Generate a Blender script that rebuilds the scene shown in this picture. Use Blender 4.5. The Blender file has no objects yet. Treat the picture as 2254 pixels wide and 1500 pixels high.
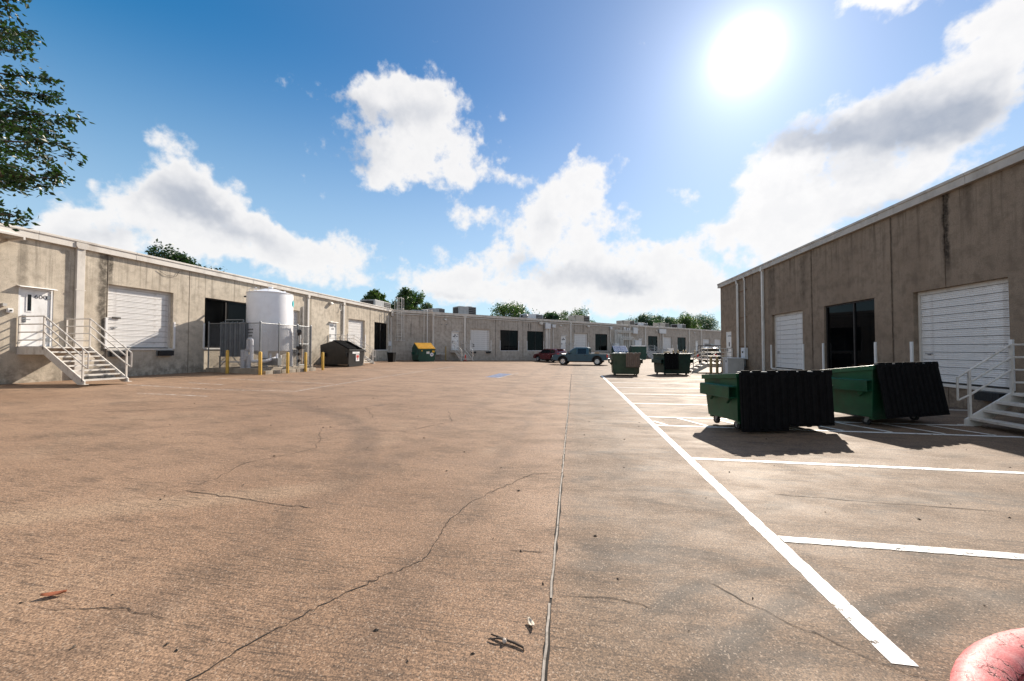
import bpy, bmesh, math, random
from mathutils import Vector, Matrix
R = math.radians
sc = bpy.context.scene
COL = sc.collection
# ---------------------------------------------------------------- camera
cam_d = bpy.data.cameras.new('camera'); cam = bpy.data.objects.new('camera', cam_d); COL.objects.link(cam)
cam_d.sensor_width = 36; cam_d.lens = 820/2254*36; cam_d.clip_start = .05; cam_d.clip_end = 3000
cam.location = (0, 0, 1.7); cam.rotation_euler = (R(90+1.31), 0, R(9.417))
sc.camera = cam
sc.view_settings.view_transform = 'Standard'; sc.view_settings.look = 'None'
sc.cycles.max_bounces = 6; sc.cycles.diffuse_bounces = 2; sc.cycles.glossy_bounces = 3; sc.cycles.transparent_max_bounces = 16
sc.view_settings.gamma = 1; sc.view_settings.use_curve_mapping = False
sc.view_settings.exposure = .7
SUN_AZ, SUN_EL = R(23.1), R(34.2)
SD = Vector((math.sin(SUN_AZ)*math.cos(SUN_EL), math.cos(SUN_AZ)*math.cos(SUN_EL), math.sin(SUN_EL)))
sun_d = bpy.data.lights.new('sun', 'SUN'); sun_d.energy = 5.0; sun_d.angle = R(.5); sun_d.color = (1, .90, .77)
sun = bpy.data.objects.new('sun', sun_d); COL.objects.link(sun)
sun.rotation_euler = SD.to_track_quat('Z', 'Y').to_euler(); sun.location = SD*200

# ---------------------------------------------------------------- node helper
class NT:
    def __init__(s, nt): s.nt = nt; nt.nodes.clear()
    def n(s, t, **k):
        nd = s.nt.nodes.new(t)
        for a, b in k.items(): setattr(nd, a, b)
        return nd
    def put(s, sock, v):
        if v is None: return
        if isinstance(v, bpy.types.NodeSocket): s.nt.links.new(v, sock)
        else:
            if hasattr(sock.default_value, '__len__') and not hasattr(v, '__len__'): v = (v,)*len(sock.default_value)
            if hasattr(sock.default_value, '__len__') and len(sock.default_value) == 4 and len(v) == 3: v = (*v, 1)
            sock.default_value = v
    def m(s, op, a, b=None, c=None, clamp=False):
        nd = s.n('ShaderNodeMath', operation=op, use_clamp=clamp)
        for i, v in enumerate((a, b, c)): s.put(nd.inputs[i], v)
        return nd.outputs[0]
    def vm(s, op, a, b=None, scale=None):
        nd = s.n('ShaderNodeVectorMath', operation=op); s.put(nd.inputs[0], a); s.put(nd.inputs[1], b)
        if scale is not None: s.put(nd.inputs['Scale'], scale)
        return nd.outputs['Value'] if op in ('LENGTH', 'DOT_PRODUCT', 'DISTANCE') else nd.outputs[0]
    def mr(s, v, a, b, c=0., d=1., t='SMOOTHSTEP'):
        nd = s.n('ShaderNodeMapRange', interpolation_type=t)
        for i, x in enumerate((v, a, b, c, d)): s.put(nd.inputs[i], x)
        return nd.outputs[0]
    def mix(s, f, a, b, mode='MIX'):
        nd = s.n('ShaderNodeMix', data_type='RGBA', blend_type=mode)
        s.put(nd.inputs[0], f); s.put(nd.inputs[6], a); s.put(nd.inputs[7], b)
        return nd.outputs[2]
    def noise(s, vec, scale, detail=4, rough=.55, dist=0, out='Fac'):
        nd = s.n('ShaderNodeTexNoise'); s.put(nd.inputs['Vector'], vec); s.put(nd.inputs['Scale'], scale)
        nd.inputs['Detail'].default_value = detail; nd.inputs['Roughness'].default_value = rough; nd.inputs['Distortion'].default_value = dist
        return nd.outputs[0] if out == 'Fac' else nd.outputs[1]
    def vor(s, vec, scale, feature='F1', out='Distance', rnd=1):
        nd = s.n('ShaderNodeTexVoronoi', feature=feature); s.put(nd.inputs['Vector'], vec); s.put(nd.inputs['Scale'], scale)
        nd.inputs['Randomness'].default_value = rnd
        return nd.outputs[out]
    def sep(s, v):
        nd = s.n('ShaderNodeSeparateXYZ'); s.put(nd.inputs[0], v); return nd.outputs
    def comb(s, x, y, z):
        nd = s.n('ShaderNodeCombineXYZ')
        for i, v in enumerate((x, y, z)): s.put(nd.inputs[i], v)
        return nd.outputs[0]
    def obj(s): return s.n('ShaderNodeTexCoord').outputs['Object']
    def bump(s, h, st, dist=.01, nrm=None):
        nd = s.n('ShaderNodeBump'); s.put(nd.inputs['Height'], h); nd.inputs['Strength'].default_value = st; nd.inputs['Distance'].default_value = dist
        s.put(nd.inputs['Normal'], nrm); return nd.outputs[0]

# ---------------------------------------------------------------- world: clear sky with cumulus
w = bpy.data.worlds.new('World'); sc.world = w; w.use_nodes = True; w.cycles.sampling_method = 'MANUAL'; w.cycles.sample_map_resolution = 512
T = NT(w.node_tree)
sky = T.n('ShaderNodeTexSky', sky_type='NISHITA', sun_disc=False, sun_elevation=SUN_EL, sun_rotation=SUN_AZ, altitude=100, air_density=1.0, dust_density=.2, ozone_density=2.2)
dirv = T.vm('NORMALIZE', T.n('ShaderNodeTexCoord').outputs['Generated'])
dx, dy, dz = T.sep(dirv)
el = T.m('ARCSINE', dz); az = T.m('ARCTAN2', dx, dy)
# large-scale warp of the cloud shapes
wx = T.m('SUBTRACT', T.noise(dirv, 7, 1, .6), .5); wy = T.m('SUBTRACT', T.noise(T.vm('ADD', dirv, (3.3, 1.7, 5.1)), 7, 1, .6), .5)
vx = T.m('SUBTRACT', T.noise(dirv, 27, 2, .6), .5); vy = T.m('SUBTRACT', T.noise(T.vm('ADD', dirv, (7.3, 2.7, 1.1)), 27, 2, .6), .5)
azw = T.m('MULTIPLY_ADD', vx, .055, T.m('MULTIPLY_ADD', wx, .10, az)); elw = T.m('MULTIPLY_ADD', vy, .045, T.m('MULTIPLY_ADD', wy, .08, el))
q1 = T.comb(azw, elw, 1.0); q2 = T.vm('MULTIPLY', T.comb(azw, azw, elw), T.comb(azw, elw, elw))
SKY_TINT, SKY_HAZE, CLOUD_LIT, CLOUD_DARK = (.03, .82, 1.12), (5.4, 6.2, 6.7), (7.1, 7.0, 6.95), (2.7, 3.05, 3.75)
BLOBS = [
    (-0.449, 0.521, 0.144, 0.1, 0.103, 1.0), (-0.517, 0.58, 0.086, 0.038, 0.17, 0.8), (-0.386, 0.589, 0.06, 0.052, 0.104, 0.8), (-0.283, 0.479, 0.082, 0.05, 0.034, 0.8), (-0.482, 0.422, 0.127, 0.045, 0.105, 0.7), (-0.734, 0.551, 0.061, 0.025, 0.304, 0.55),
    (-0.651, 0.553, 0.062, 0.02, 0.251, 0.4), (-0.88, 0.305, 0.075, 0.066, -0.33, 1.0), (-0.781, 0.263, 0.153, 0.058, -0.306, 1.0), (-0.939, 0.248, 0.095, 0.05, 0.223, 0.9), (-1.025, 0.212, 0.093, 0.043, 0.229, 0.9), (-0.656, 0.227, 0.127, 0.047, -0.089, 0.8),
    (-0.514, 0.247, 0.065, 0.033, 0.081, 0.6), (-0.843, 0.21, 0.166, 0.037, 0.148, 0.7), (-0.969, 0.184, 0.133, 0.033, 0.175, 0.6), (-0.063, 0.328, 0.157, 0.079, -0.06, 0.85), (0.046, 0.443, 0.058, 0.046, -0.105, 0.5), (-0.283, 0.35, 0.063, 0.044, 0.029, 0.8),
    (-0.148, 0.447, 0.044, 0.023, -0.018, 0.45), (0.01, 0.495, 0.019, 0.029, -0.089, 0.6), (-0.014, 0.401, 0.093, 0.059, -0.079, 0.85), (0.057, 0.365, 0.065, 0.043, -0.093, 0.7), (0.127, 0.45, 0.022, 0.014, -0.135, 0.35), (0.202, 0.191, 0.092, 0.044, -0.262, 0.8),
    (-0.366, 0.263, 0.046, 0.025, 0.047, 0.5), (0.365, 0.514, 0.021, 0.01, -0.286, 0.3), (0.181, 0.333, 0.031, 0.013, -0.122, 0.25), (-0.319, 0.19, 0.155, 0.053, 0.014, 0.8), (0.045, 0.222, 0.195, 0.099, -0.069, 1.0), (-0.015, 0.131, 0.399, 0.054, -0.045, 1.0),
    (0.294, 0.162, 0.084, 0.07, -0.086, 0.9), (-0.597, 0.164, 0.137, 0.033, 0.064, 0.7), (-0.222, 0.25, 0.107, 0.035, 0.001, 0.45), (0.271, 0.345, 0.04, 0.026, -0.163, 0.75), (0.047, 0.569, 0.028, 0.011, -0.124, 0.35), (-0.198, 0.557, 0.016, 0.014, 0.013, 0.35),
    (-0.774, 0.383, 0.024, 0.018, 0.25, 0.35), (-0.74, 0.65, 0.011, 0.014, 0.37, 0.3), (0.598, 0.389, 0.143, 0.082, -0.046, 1.1), (0.714, 0.416, 0.074, 0.065, 0.164, 1.0), (0.442, 0.375, 0.077, 0.066, 0.143, 0.9), (0.767, 0.466, 0.035, 0.08, -0.553, 0.9),
    (0.398, 0.263, 0.089, 0.039, -0.174, 0.7), (0.527, 0.302, 0.13, 0.072, 0.182, 1.0), (0.646, 0.319, 0.095, 0.065, 0.155, 1.0), (0.465, 0.223, 0.099, 0.039, 0.259, 0.7), (0.621, 0.583, 0.062, 0.025, -0.525, 0.8), (0.707, 0.564, 0.045, 0.023, -0.581, 0.7),
    (0.246, 0.414, 0.038, 0.019, -0.182, 0.3), (0.296, 0.386, 0.018, 0.012, -0.189, 0.3)
]
DARK = [
    (-0.472, 0.549, 0.12, 0.04, 0.127, 0.6), (-0.58, 0.469, 0.068, 0.075, 0.179, 0.6), (-0.651, 0.549, 0.071, 0.02, 0.247, 0.5), (-0.61, 0.436, 0.057, 0.023, 0.185, 0.5), (-0.894, 0.301, 0.053, 0.044, -0.087, 0.7), (-0.805, 0.259, 0.121, 0.033, -0.26, 0.6),
    (-0.987, 0.205, 0.094, 0.028, 0.205, 0.5), (-0.015, 0.19, 0.192, 0.035, -0.047, 0.5), (0.136, 0.166, 0.065, 0.029, -0.057, 0.5), (-0.136, 0.239, 0.048, 0.029, -0.012, 0.4), (-0.075, 0.318, 0.068, 0.028, 0.299, 0.3), (0.598, 0.404, 0.118, 0.04, -0.128, 1.0),
    (0.713, 0.375, 0.066, 0.044, 0.077, 0.9), (0.468, 0.437, 0.055, 0.026, -0.122, 0.7), (0.563, 0.335, 0.112, 0.035, 0.028, 0.4), (0.627, 0.253, 0.079, 0.033, 0.233, 0.6), (-0.318, 0.143, 0.144, 0.018, 0.012, 0.35), (0.66, 0.446, 0.042, 0.03, 0.01, 0.3)
]
def field(lst):
    acc = None
    for a, e, r1, r2, ang, wt in lst:
        k = math.cos(e); ca, sa = math.cos(ang), math.sin(ang)
        A, B = k*ca/r1, sa/r1; C, D = -k*sa/r2, ca/r2
        P = A*a+B*e; Q = C*a+D*e; G = -1.1
        quad = (G*(A*A+C*C), G*2*(A*B+C*D), G*(B*B+D*D)); lin = (-2*G*(A*P+C*Q), -2*G*(B*P+D*Q), G*(P*P+Q*Q)+math.log(wt))
        g = T.m('EXPONENT', T.m('ADD', T.vm('DOT_PRODUCT', q2, quad), T.vm('DOT_PRODUCT', q1, lin)))
        acc = g if acc is None else T.m('ADD', acc, g)
    return acc
base = T.m('MINIMUM', field(BLOBS), 1.15)
dark = field(DARK)
# free clouds away from the placed ones: unseen sky behind the camera, cover raised to whiten the fill light
free = T.mr(T.noise(T.vm('MULTIPLY', dirv, (1, 1, 2.2)), 2.6, 2, .5), .40, .58, 0, 1.1)
inview = T.mr(T.vm('DOT_PRODUCT', dirv, tuple(Vector((-.163, .97, .18)).normalized())), .35, .6)
frag = T.m('MULTIPLY', T.mr(T.noise(dirv, 13, 2, .5), .56, .72, 0, .36), T.m('MULTIPLY', T.mr(el, .5, .34), T.mr(el, .05, .15)))
base = T.m('ADD', T.m('ADD', base, frag), T.m('MULTIPLY', free, T.m('SUBTRACT', 1, inview)))
f1 = T.noise(dirv, 10, 6, .6); f2 = T.noise(dirv, 46, 4, .62)
fb = T.m('MULTIPLY_ADD', T.m('SUBTRACT', f1, .5), 2.1, T.m('MULTIPLY', T.m('SUBTRACT', f2, .5), .7))
dens = T.m('ADD', base, fb)
alpha = T.mr(dens, .42, .98)
thick = T.mr(dens, .75, 1.6)
haze = T.mr(el, .0, .66, 1, 0)
litc = T.m('MAXIMUM', T.vm('DOT_PRODUCT', dirv, tuple(SD)), 0)
sh = T.m('MINIMUM', T.m('MULTIPLY_ADD', thick, .12, T.m('MULTIPLY', T.mr(T.m('MULTIPLY_ADD', fb, .3, T.m('MULTIPLY', dark, 1.1)), .1, 1.15), T.mr(f1, .3, .7, 1.0, .62))), 1)
skyb = T.mix(1, sky.outputs[0], T.mix(T.mr(litc, .34, .98, 0, 1, 'LINEAR'), SKY_TINT, (.70, .83, .95)), 'MULTIPLY')
skyb = T.mix(T.m('MULTIPLY', haze, .72), skyb, SKY_HAZE)
ccol = T.mix(sh, CLOUD_LIT, CLOUD_DARK)
allc = T.mix(T.m('MULTIPLY', alpha, .96), skyb, ccol)
aur = T.m('MULTIPLY', T.m('POWER', litc, 1900), 2.4)
for pw, st in ((420, .36), (80, .16), (14, .05)): aur = T.m('MULTIPLY_ADD', T.m('POWER', litc, pw), st, aur)
allc = T.vm('ADD', allc, T.vm('SCALE', (10, 9.8, 9.5), scale=aur))
bg = T.n('ShaderNodeBackground'); T.put(bg.inputs[0], allc); bg.inputs[1].default_value = .084
T.nt.links.new(bg.outputs[0], T.n('ShaderNodeOutputWorld').inputs[0])

# ---------------------------------------------------------------- mesh helper
class MB:
    def __init__(s): s.v = []; s.f = []
    def add(s, vs, fs, M=None):
        o = len(s.v)
        s.v += [tuple(M @ Vector(p)) if M else tuple(p) for p in vs]
        s.f += [tuple(i+o for i in f) for f in fs]; return s
    def box(s, x0, x1, y0, y1, z0, z1, M=None):
        return s.add([(x0,y0,z0),(x1,y0,z0),(x1,y1,z0),(x0,y1,z0),(x0,y0,z1),(x1,y0,z1),(x1,y1,z1),(x0,y1,z1)],
                     [(0,3,2,1),(4,5,6,7),(0,1,5,4),(1,2,6,5),(2,3,7,6),(3,0,4,7)], M)
    def quad(s, a, b, c, d, M=None): return s.add([a, b, c, d], [(0,1,2,3)], M)
    def cyl(s, p, q, r, n=10, r2=None, cap=True, M=None):
        p, q = Vector(p), Vector(q); r2 = r if r2 is None else r2
        a = (q-p).normalized(); t = Vector((0,0,1)) if abs(a.z) < .9 else Vector((1,0,0))
        u = a.cross(t).normalized(); w = a.cross(u)
        vs = []
        for c, rr in ((p, r), (q, r2)):
            for i in range(n):
                th = 2*math.pi*i/n; vs.append(c+u*(rr*math.cos(th))+w*(rr*math.sin(th)))
        fs = [(i, i+n, (i+1)%n+n, (i+1)%n) for i in range(n)]
        if cap: fs += [tuple(range(n)), tuple(range(2*n-1, n-1, -1))]
        return s.add(vs, fs, M)
    def tube(s, pts, r, n=8, M=None, radii=None):
        pts = [Vector(p) for p in pts]; k = len(pts); vs = []; u = None
        for i, p in enumerate(pts):
            a = (pts[min(i+1, k-1)]-pts[max(i-1, 0)]).normalized()
            if u is None:
                t = Vector((0,0,1)) if abs(a.z) < .9 else Vector((1,0,0)); u = a.cross(t).normalized()
            else: u = (u-a*u.dot(a)).normalized()
            w = a.cross(u); rr = radii[i] if radii else r
            for j in range(n):
                th = 2*math.pi*j/n; vs.append(p+u*(rr*math.cos(th))+w*(rr*math.sin(th)))
        fs = []
        for i in range(k-1):
            for j in range(n): fs.append((i*n+j, (i+1)*n+j, (i+1)*n+(j+1)%n, i*n+(j+1)%n))
        fs += [tuple(range(n)), tuple(range(k*n-1, (k-1)*n-1, -1))]
        return s.add(vs, fs, M)
    def prism(s, poly, a, b, axis='y', M=None):
        # poly in the plane across the axis: axis y -> (x,z), x -> (y,z), z -> (x,y)
        mk = {'y': lambda p, t: (p[0], t, p[1]), 'x': lambda p, t: (t, p[0], p[1]), 'z': lambda p, t: (p[0], p[1], t)}[axis]
        n = len(poly); vs = [mk(p, a) for p in poly]+[mk(p, b) for p in poly]
        fs = [tuple(range(n)), tuple(range(2*n-1, n-1, -1))]+[(i, i+n, (i+1)%n+n, (i+1)%n) for i in range(n)]
        return s.add(vs, fs, M)
    def lathe(s, prof, n=24, M=None, c=(0,0)):
        k = len(prof); vs = []
        for r, z in prof:
            for j in range(n):
                th = 2*math.pi*j/n; vs.append((c[0]+r*math.cos(th), c[1]+r*math.sin(th), z))
        fs = [(i*n+j, i*n+(j+1)%n, (i+1)*n+(j+1)%n, (i+1)*n+j) for i in range(k-1) for j in range(n)]
        return s.add(vs, fs, M)
    def mesh(s, name, fix=True):
        me = bpy.data.meshes.new(name); me.from_pydata(s.v, [], s.f)
        if fix:
            bm = bmesh.new(); bm.from_mesh(me); bmesh.ops.recalc_face_normals(bm, faces=bm.faces); bm.to_mesh(me); bm.free()
        return me
    def build(s, name, mat, parent=None, smooth=False, bevel=0, kind=None, fix=True, seg=2):
        me = s.mesh(name, fix); return place(name, me, mat, parent, smooth, bevel, kind, seg)
def place(name, me, mat, parent=None, smooth=False, bevel=0, kind=None, seg=2, loc=None):
    o = bpy.data.objects.new(name, me); COL.objects.link(o)
    if mat and not me.materials: me.materials.append(mat)
    if parent: o.parent = parent
    if loc: o.location = loc
    if smooth:
        for p in me.polygons: p.use_smooth = True
        try: me.set_sharp_from_angle(angle=R(35))
        except Exception: pass
    if bevel:
        md = o.modifiers.new('bevel', 'BEVEL'); md.width = bevel; md.segments = seg; md.limit_method = 'ANGLE'; md.angle_limit = R(40)
    if kind: o['kind'] = kind
    return o
def empty(name, loc=(0,0,0), rz=0, label=None, cat=None, group=None):
    o = bpy.data.objects.new(name, None); COL.objects.link(o); o.location = loc; o.rotation_euler = (0, 0, rz); o.empty_display_size = .2
    if label: tag(o, label, cat, group)
    return o
def tag(o, label=None, cat=None, group=None, kind=None):
    for k, v in (('label', label), ('category', cat), ('group', group), ('kind', kind)):
        if v: o[k] = v
    return o
def copytree(o, parent=None):
    c = o.copy(); COL.objects.link(c); c.parent = parent
    for ch in o.children: copytree(ch, c)
    return c
def text(name, body, size, mat, parent, M, sx=1):
    cu = bpy.data.curves.new(name, 'FONT'); cu.body = body; cu.size = size; cu.extrude = .001; cu.align_x = 'CENTER'; cu.align_y = 'CENTER'
    t = bpy.data.objects.new(name, cu); COL.objects.link(t)
    dg = bpy.context.evaluated_depsgraph_get(); me = bpy.data.meshes.new_from_object(t.evaluated_get(dg))
    bpy.data.objects.remove(t)
    me.transform(M @ Matrix.Diagonal((sx, 1, 1, 1)))
    me.materials.clear()
    return place(name, me, mat, parent)
def gz(X): return .5*min(1, max(0, (-2-X)/17.2))

# ---------------------------------------------------------------- materials
MATS = {}
def pmat(name, col, rough=.6, metal=0, spec=.5, var=.12, vscale=3., bump=0, bscale=60, dirt=None, dscale=1.5, damt=.5, coat=0, trans=0):
    m = bpy.data.materials.new(name); m.use_nodes = True; t = NT(m.node_tree)
    b = t.n('ShaderNodeBsdfPrincipled'); o = t.n('ShaderNodeOutputMaterial'); t.nt.links.new(b.outputs[0], o.inputs[0])
    co = t.obj()
    c = t.mix(t.m('MULTIPLY', t.mr(t.noise(co, vscale, 5, .6), .3, .7, 0, 1), 1), tuple(x*(1-var) for x in col), tuple(min(1, x*(1+var)) for x in col))
    if dirt:
        dn = t.noise(t.vm('MULTIPLY', co, (1, 1, .35)), dscale, 8, .68)
        c = t.mix(t.m('MULTIPLY', t.mr(dn, .48, .72), damt), c, dirt)
    t.put(b.inputs['Base Color'], c)
    t.put(b.inputs['Roughness'], t.mr(t.noise(co, vscale*2.3, 4), .3, .7, max(0, rough-.08), min(1, rough+.08)))
    b.inputs['Metallic'].default_value = metal; b.inputs['Specular IOR Level'].default_value = spec; b.inputs['Coat Weight'].default_value = coat
    b.inputs['Coat Roughness'].default_value = .06
    if bump: t.put(b.inputs['Normal'], t.bump(t.noise(co, bscale, 4, .6), bump))
    MATS[name] = m; return m
steel = pmat('painted_steel', (.62, .58, .53), .5, var=.08, dirt=(.22, .16, .11), dscale=6, damt=.5)
doorw = pmat('door_white_dirty', (.70, .685, .67), .5, var=.1, vscale=1.3, dirt=(.30, .26, .23), dscale=1.3, damt=.75)
trimd = pmat('fascia_paint_shaded', (.44, .40, .355), .6, var=.1, dirt=(.2, .17, .14), dscale=1.2, damt=.7)  # copy of the fascia paint, shade of the brown building's gutter put into its colour
white = pmat('white_paint', (.74, .73, .72), .5, var=.05, dirt=(.42, .38, .33), dscale=2.2, damt=.5)
trim = pmat('fascia_paint', (.60, .56, .51), .55, var=.06, dirt=(.3, .26, .22), dscale=1.2, damt=.6)
pipew = pmat('pipe_paint', (.66, .63, .59), .5, var=.06, dirt=(.38, .33, .28), dscale=3, damt=.4)
pipet = pmat('tan_pipe', (.52, .43, .35), .6)
seal = pmat('joint_sealant', (.10, .075, .06), .8)
rubber = pmat('rubber', (.012, .012, .013), .7, var=.2)
tyre = pmat('tyre', (.018, .018, .018), .75)
plastic = pmat('black_plastic', (.006, .006, .0065), .8, spec=.15, var=.3, vscale=6, bump=.15, bscale=40)
green = pmat('green_paint', (.007, .07, .03), .42, var=.25, vscale=2, dirt=(.035, .035, .022), dscale=3.5, damt=.75, bump=.12, bscale=5)
olive = pmat('olive_green_paint', (.035, .06, .03), .5, var=.25, dirt=(.06, .04, .025), dscale=2, damt=.6)
dkgreen = pmat('deep_green_paint', (.012, .045, .033), .5, var=.25, dirt=(.02, .02, .015), dscale=2, damt=.5)
bgreen = pmat('bottle_green_paint', (.006, .055, .04), .4, var=.2, dirt=(.012, .03, .02), dscale=2, damt=.4)
blackp = pmat('black_paint', (.012, .011, .011), .42, var=.3, dirt=(.035, .026, .02), dscale=2, damt=.6)
teal = pmat('worn_teal_paint', (.01, .13, .11), .4, var=.2)
yell = pmat('yellow_plastic', (.72, .40, .03), .5, var=.1)
brown = pmat('brown_plastic', (.17, .12, .09), .6, var=.15)
bluep = pmat('blue_plastic', (.03, .12, .3), .5, var=.15)
boly = pmat('bollard_yellow', (.62, .38, .06), .5, var=.1, dirt=(.25, .14, .05), dscale=5, damt=.6)
bolt_ = pmat('bollard_tan', (.36, .25, .11), .55, var=.1, dirt=(.12, .09, .06), dscale=5, damt=.5)
galv = pmat('galvanised_steel', (.24, .25, .26), .5, metal=.6, var=.15, vscale=8)
finm = pmat('finned_aluminium', (.30, .32, .34), .45, metal=.6, var=.15)
tankw = pmat('tank_white', (.80, .80, .82), .35, var=.03, dirt=(.6, .58, .56), dscale=1, damt=.3)
frost = pmat('insulated_pipe_white', (.74, .75, .8), .8, var=.06, bump=.3, bscale=30)
hvac = pmat('roof_unit_grey', (.36, .36, .36), .55, metal=.2, var=.12, dirt=(.2, .17, .14), damt=.5)
hvacw = pmat('roof_unit_white', (.55, .57, .6), .5, var=.1)
hvacb = pmat('roof_unit_beige', (.42, .37, .31), .6, var=.1)
coil = pmat('coil_dark', (.035, .03, .028), .6, metal=.3)
grey = pmat('cabinet_grey', (.47, .45, .42), .5, var=.06, dirt=(.3, .27, .24), damt=.4)
boxw = pmat('box_light_grey', (.62, .62, .63), .5, var=.05)
orange = pmat('orange_plastic', (.62, .05, .02), .5)
red = pmat('car_red', (.10, .005, .009), .25, spec=.5, coat=1, var=.05)
tealcar = pmat('car_slate_blue', (.022, .075, .108), .35, coat=.25, var=.04)
whitecar = pmat('car_white', (.7, .7, .7), .3, coat=1, var=.03)
darkcar = pmat('car_black', (.02, .022, .026), .28, coat=1, var=.05)
chrome = pmat('chrome', (.75, .75, .76), .12, metal=1, var=.03)
alloy = pmat('alloy', (.6, .6, .62), .28, metal=.9, var=.05)
cglass = pmat('car_glass', (.014, .018, .02), .05, spec=.5, var=.1)
cglass2 = pmat('car_glass_clear', (.06, .085, .08), .06, spec=.5, var=.3)
redl = pmat('tail_lamp_red', (.55, .015, .015), .15, spec=.8)
lampw = pmat('lamp_clear', (.75, .73, .7), .12, spec=.8)
mark = pmat('dark_lettering', (.035, .035, .04), .6)
stick_w = pmat('label_white', (.75, .75, .74), .5)
stick_b = pmat('label_blue', (.05, .06, .30), .5)
stick_g = pmat('label_green', (.03, .22, .06), .5)
stick_y = pmat('label_yellow', (.75, .42, .02), .5)
stick_r = pmat('label_red', (.55, .05, .03), .5)
cyan = pmat('label_turquoise', (.03, .45, .5), .4)
bark = pmat('bark', (.10, .075, .055), .9, bump=.5, bscale=18)
roofm = pmat('roof_membrane', (.22, .2, .19), .9)
dark_in = pmat('dark_interior', (.02, .02, .022), .9)
mulch = pmat('mulch', (.014, .011, .009), .95, var=.4, vscale=20, bump=.8, bscale=45)
twigm = pmat('twig', (.05, .034, .024), .85)
leafr = pmat('dry_leaf_rust', (.28, .09, .04), .7); leafp = pmat('dry_leaf_pale', (.6, .52, .42), .7); litterm = pmat('litter', (.05, .04, .032), .9, var=.5)
padm = pmat('pad_concrete', (.34, .29, .23), .85, var=.3, vscale=2, dirt=(.04, .035, .03), dscale=1.2, damt=.9, bump=.2, bscale=30)
cream = pmat('cream_paint', (.62, .52, .36), .6)
cardb = pmat('cardboard', (.36, .24, .15), .8)

def glass_mat():
    m = bpy.data.materials.new('tinted_glass'); m.use_nodes = True; t = NT(m.node_tree)
    b = t.n('ShaderNodeBsdfPrincipled'); o = t.n('ShaderNodeOutputMaterial')
    co = t.obj()
    t.put(b.inputs['Base Color'], t.mix(t.mr(t.noise(co, .9, 3), .4, .7), (.003, .0035, .004), (.008, .009, .01)))
    b.inputs['Roughness'].default_value = .02; b.inputs['IOR'].default_value = 1.27
    t.put(b.inputs['Normal'], t.bump(t.noise(co, .7, 2), .02, .05))
    tr = t.n('ShaderNodeBsdfTransparent'); tr.inputs[0].default_value = (.2, .2, .21, 1)
    mx = t.n('ShaderNodeMixShader'); mx.inputs[0].default_value = .55
    t.nt.links.new(tr.outputs[0], mx.inputs[1]); t.nt.links.new(b.outputs[0], mx.inputs[2]); t.nt.links.new(mx.outputs[0], o.inputs[0])
    return m
glass = glass_mat()

def wall_mat(name, c1, c2, stains, zt=5.6, zb=.3, mossy=.5):
    m = bpy.data.materials.new(name); m.use_nodes = True; t = NT(m.node_tree)
    b = t.n('ShaderNodeBsdfPrincipled'); o = t.n('ShaderNodeOutputMaterial'); t.nt.links.new(b.outputs[0], o.inputs[0])
    co = t.obj(); x, y, z = t.sep(co)
    big = t.noise(co, .55, 6, .62); med = t.noise(co, 2.6, 7, .66); fine = t.noise(co, 38, 4, .7); speck = t.noise(co, 110, 2, .6)
    c = t.mix(t.mr(big, .3, .7), c1, c2)
    c = t.mix(t.m('MULTIPLY', t.mr(med, .42, .68), .7), c, tuple(v*.62 for v in c1))
    c = t.mix(t.m('MULTIPLY', t.mr(fine, .42, .66), .5), c, tuple(v*.55 for v in c1))
    c = t.mix(t.m('MULTIPLY', t.mr(speck, .55, .8), .35), c, tuple(min(1, v*1.3) for v in c2))
    # board-marked vertical streaks running down from the coping
    st = t.noise(t.comb(t.m('MULTIPLY', x, 3.2), y, t.m('MULTIPLY', z, .12)), 1.6, 6, .7)
    top = t.mr(z, zt-2.8, zt, .12, 1)
    c = t.mix(t.m('MULTIPLY', t.m('MULTIPLY', t.mr(st, .48, .68), top), .8), c, tuple(v*.38 for v in c1))
    st2 = t.noise(t.comb(t.m('MULTIPLY', x, 5.), y, t.m('MULTIPLY', z, .3)), 1.1, 6, .7)
    c = t.mix(t.m('MULTIPLY', t.mr(st2, .55, .75), .28), c, tuple(min(1, v*1.25) for v in c2))
    # damp and moss at the foot
    ft = t.m('MULTIPLY', t.mr(z, zb, zb+1.3, 1, 0), t.mr(t.noise(co, 3.4, 7, .7), .38, .65))
    c = t.mix(t.m('MULTIPLY', ft, mossy), c, tuple(v*.3 for v in c1))
    wob = t.m('SUBTRACT', t.noise(co, 2.2, 5, .65), .5)
    for sx, sw, z1, z0, amt in stains:
        d = t.m('ABSOLUTE', t.m('ADD', t.m('SUBTRACT', x, sx), t.m('MULTIPLY', wob, sw*1.7)))
        k = t.m('MULTIPLY', t.mr(d, sw*.25, sw, 1, 0), t.m('MULTIPLY', t.mr(z, z0-.2, z0+.9), t.mr(z, z1+.05, z1-.05)))
        k = t.m('MULTIPLY', k, t.mr(t.noise(co, 7, 5, .7), .25, .6, .4, 1))
        c = t.mix(t.m('MULTIPLY', k, amt), c, tuple(v*.14 for v in c1))
    t.put(b.inputs['Base Color'], c); b.inputs['Roughness'].default_value = .92; b.inputs['Specular IOR Level'].default_value = .2
    h = t.m('ADD', t.m('MULTIPLY', fine, .6), t.m('ADD', t.m('MULTIPLY', speck, .35), t.m('MULTIPLY', t.mr(t.vor(co, 5.5), .02, .05), .25)))
    t.put(b.inputs['Normal'], t.bump(h, .45, .012))
    return m
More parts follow.
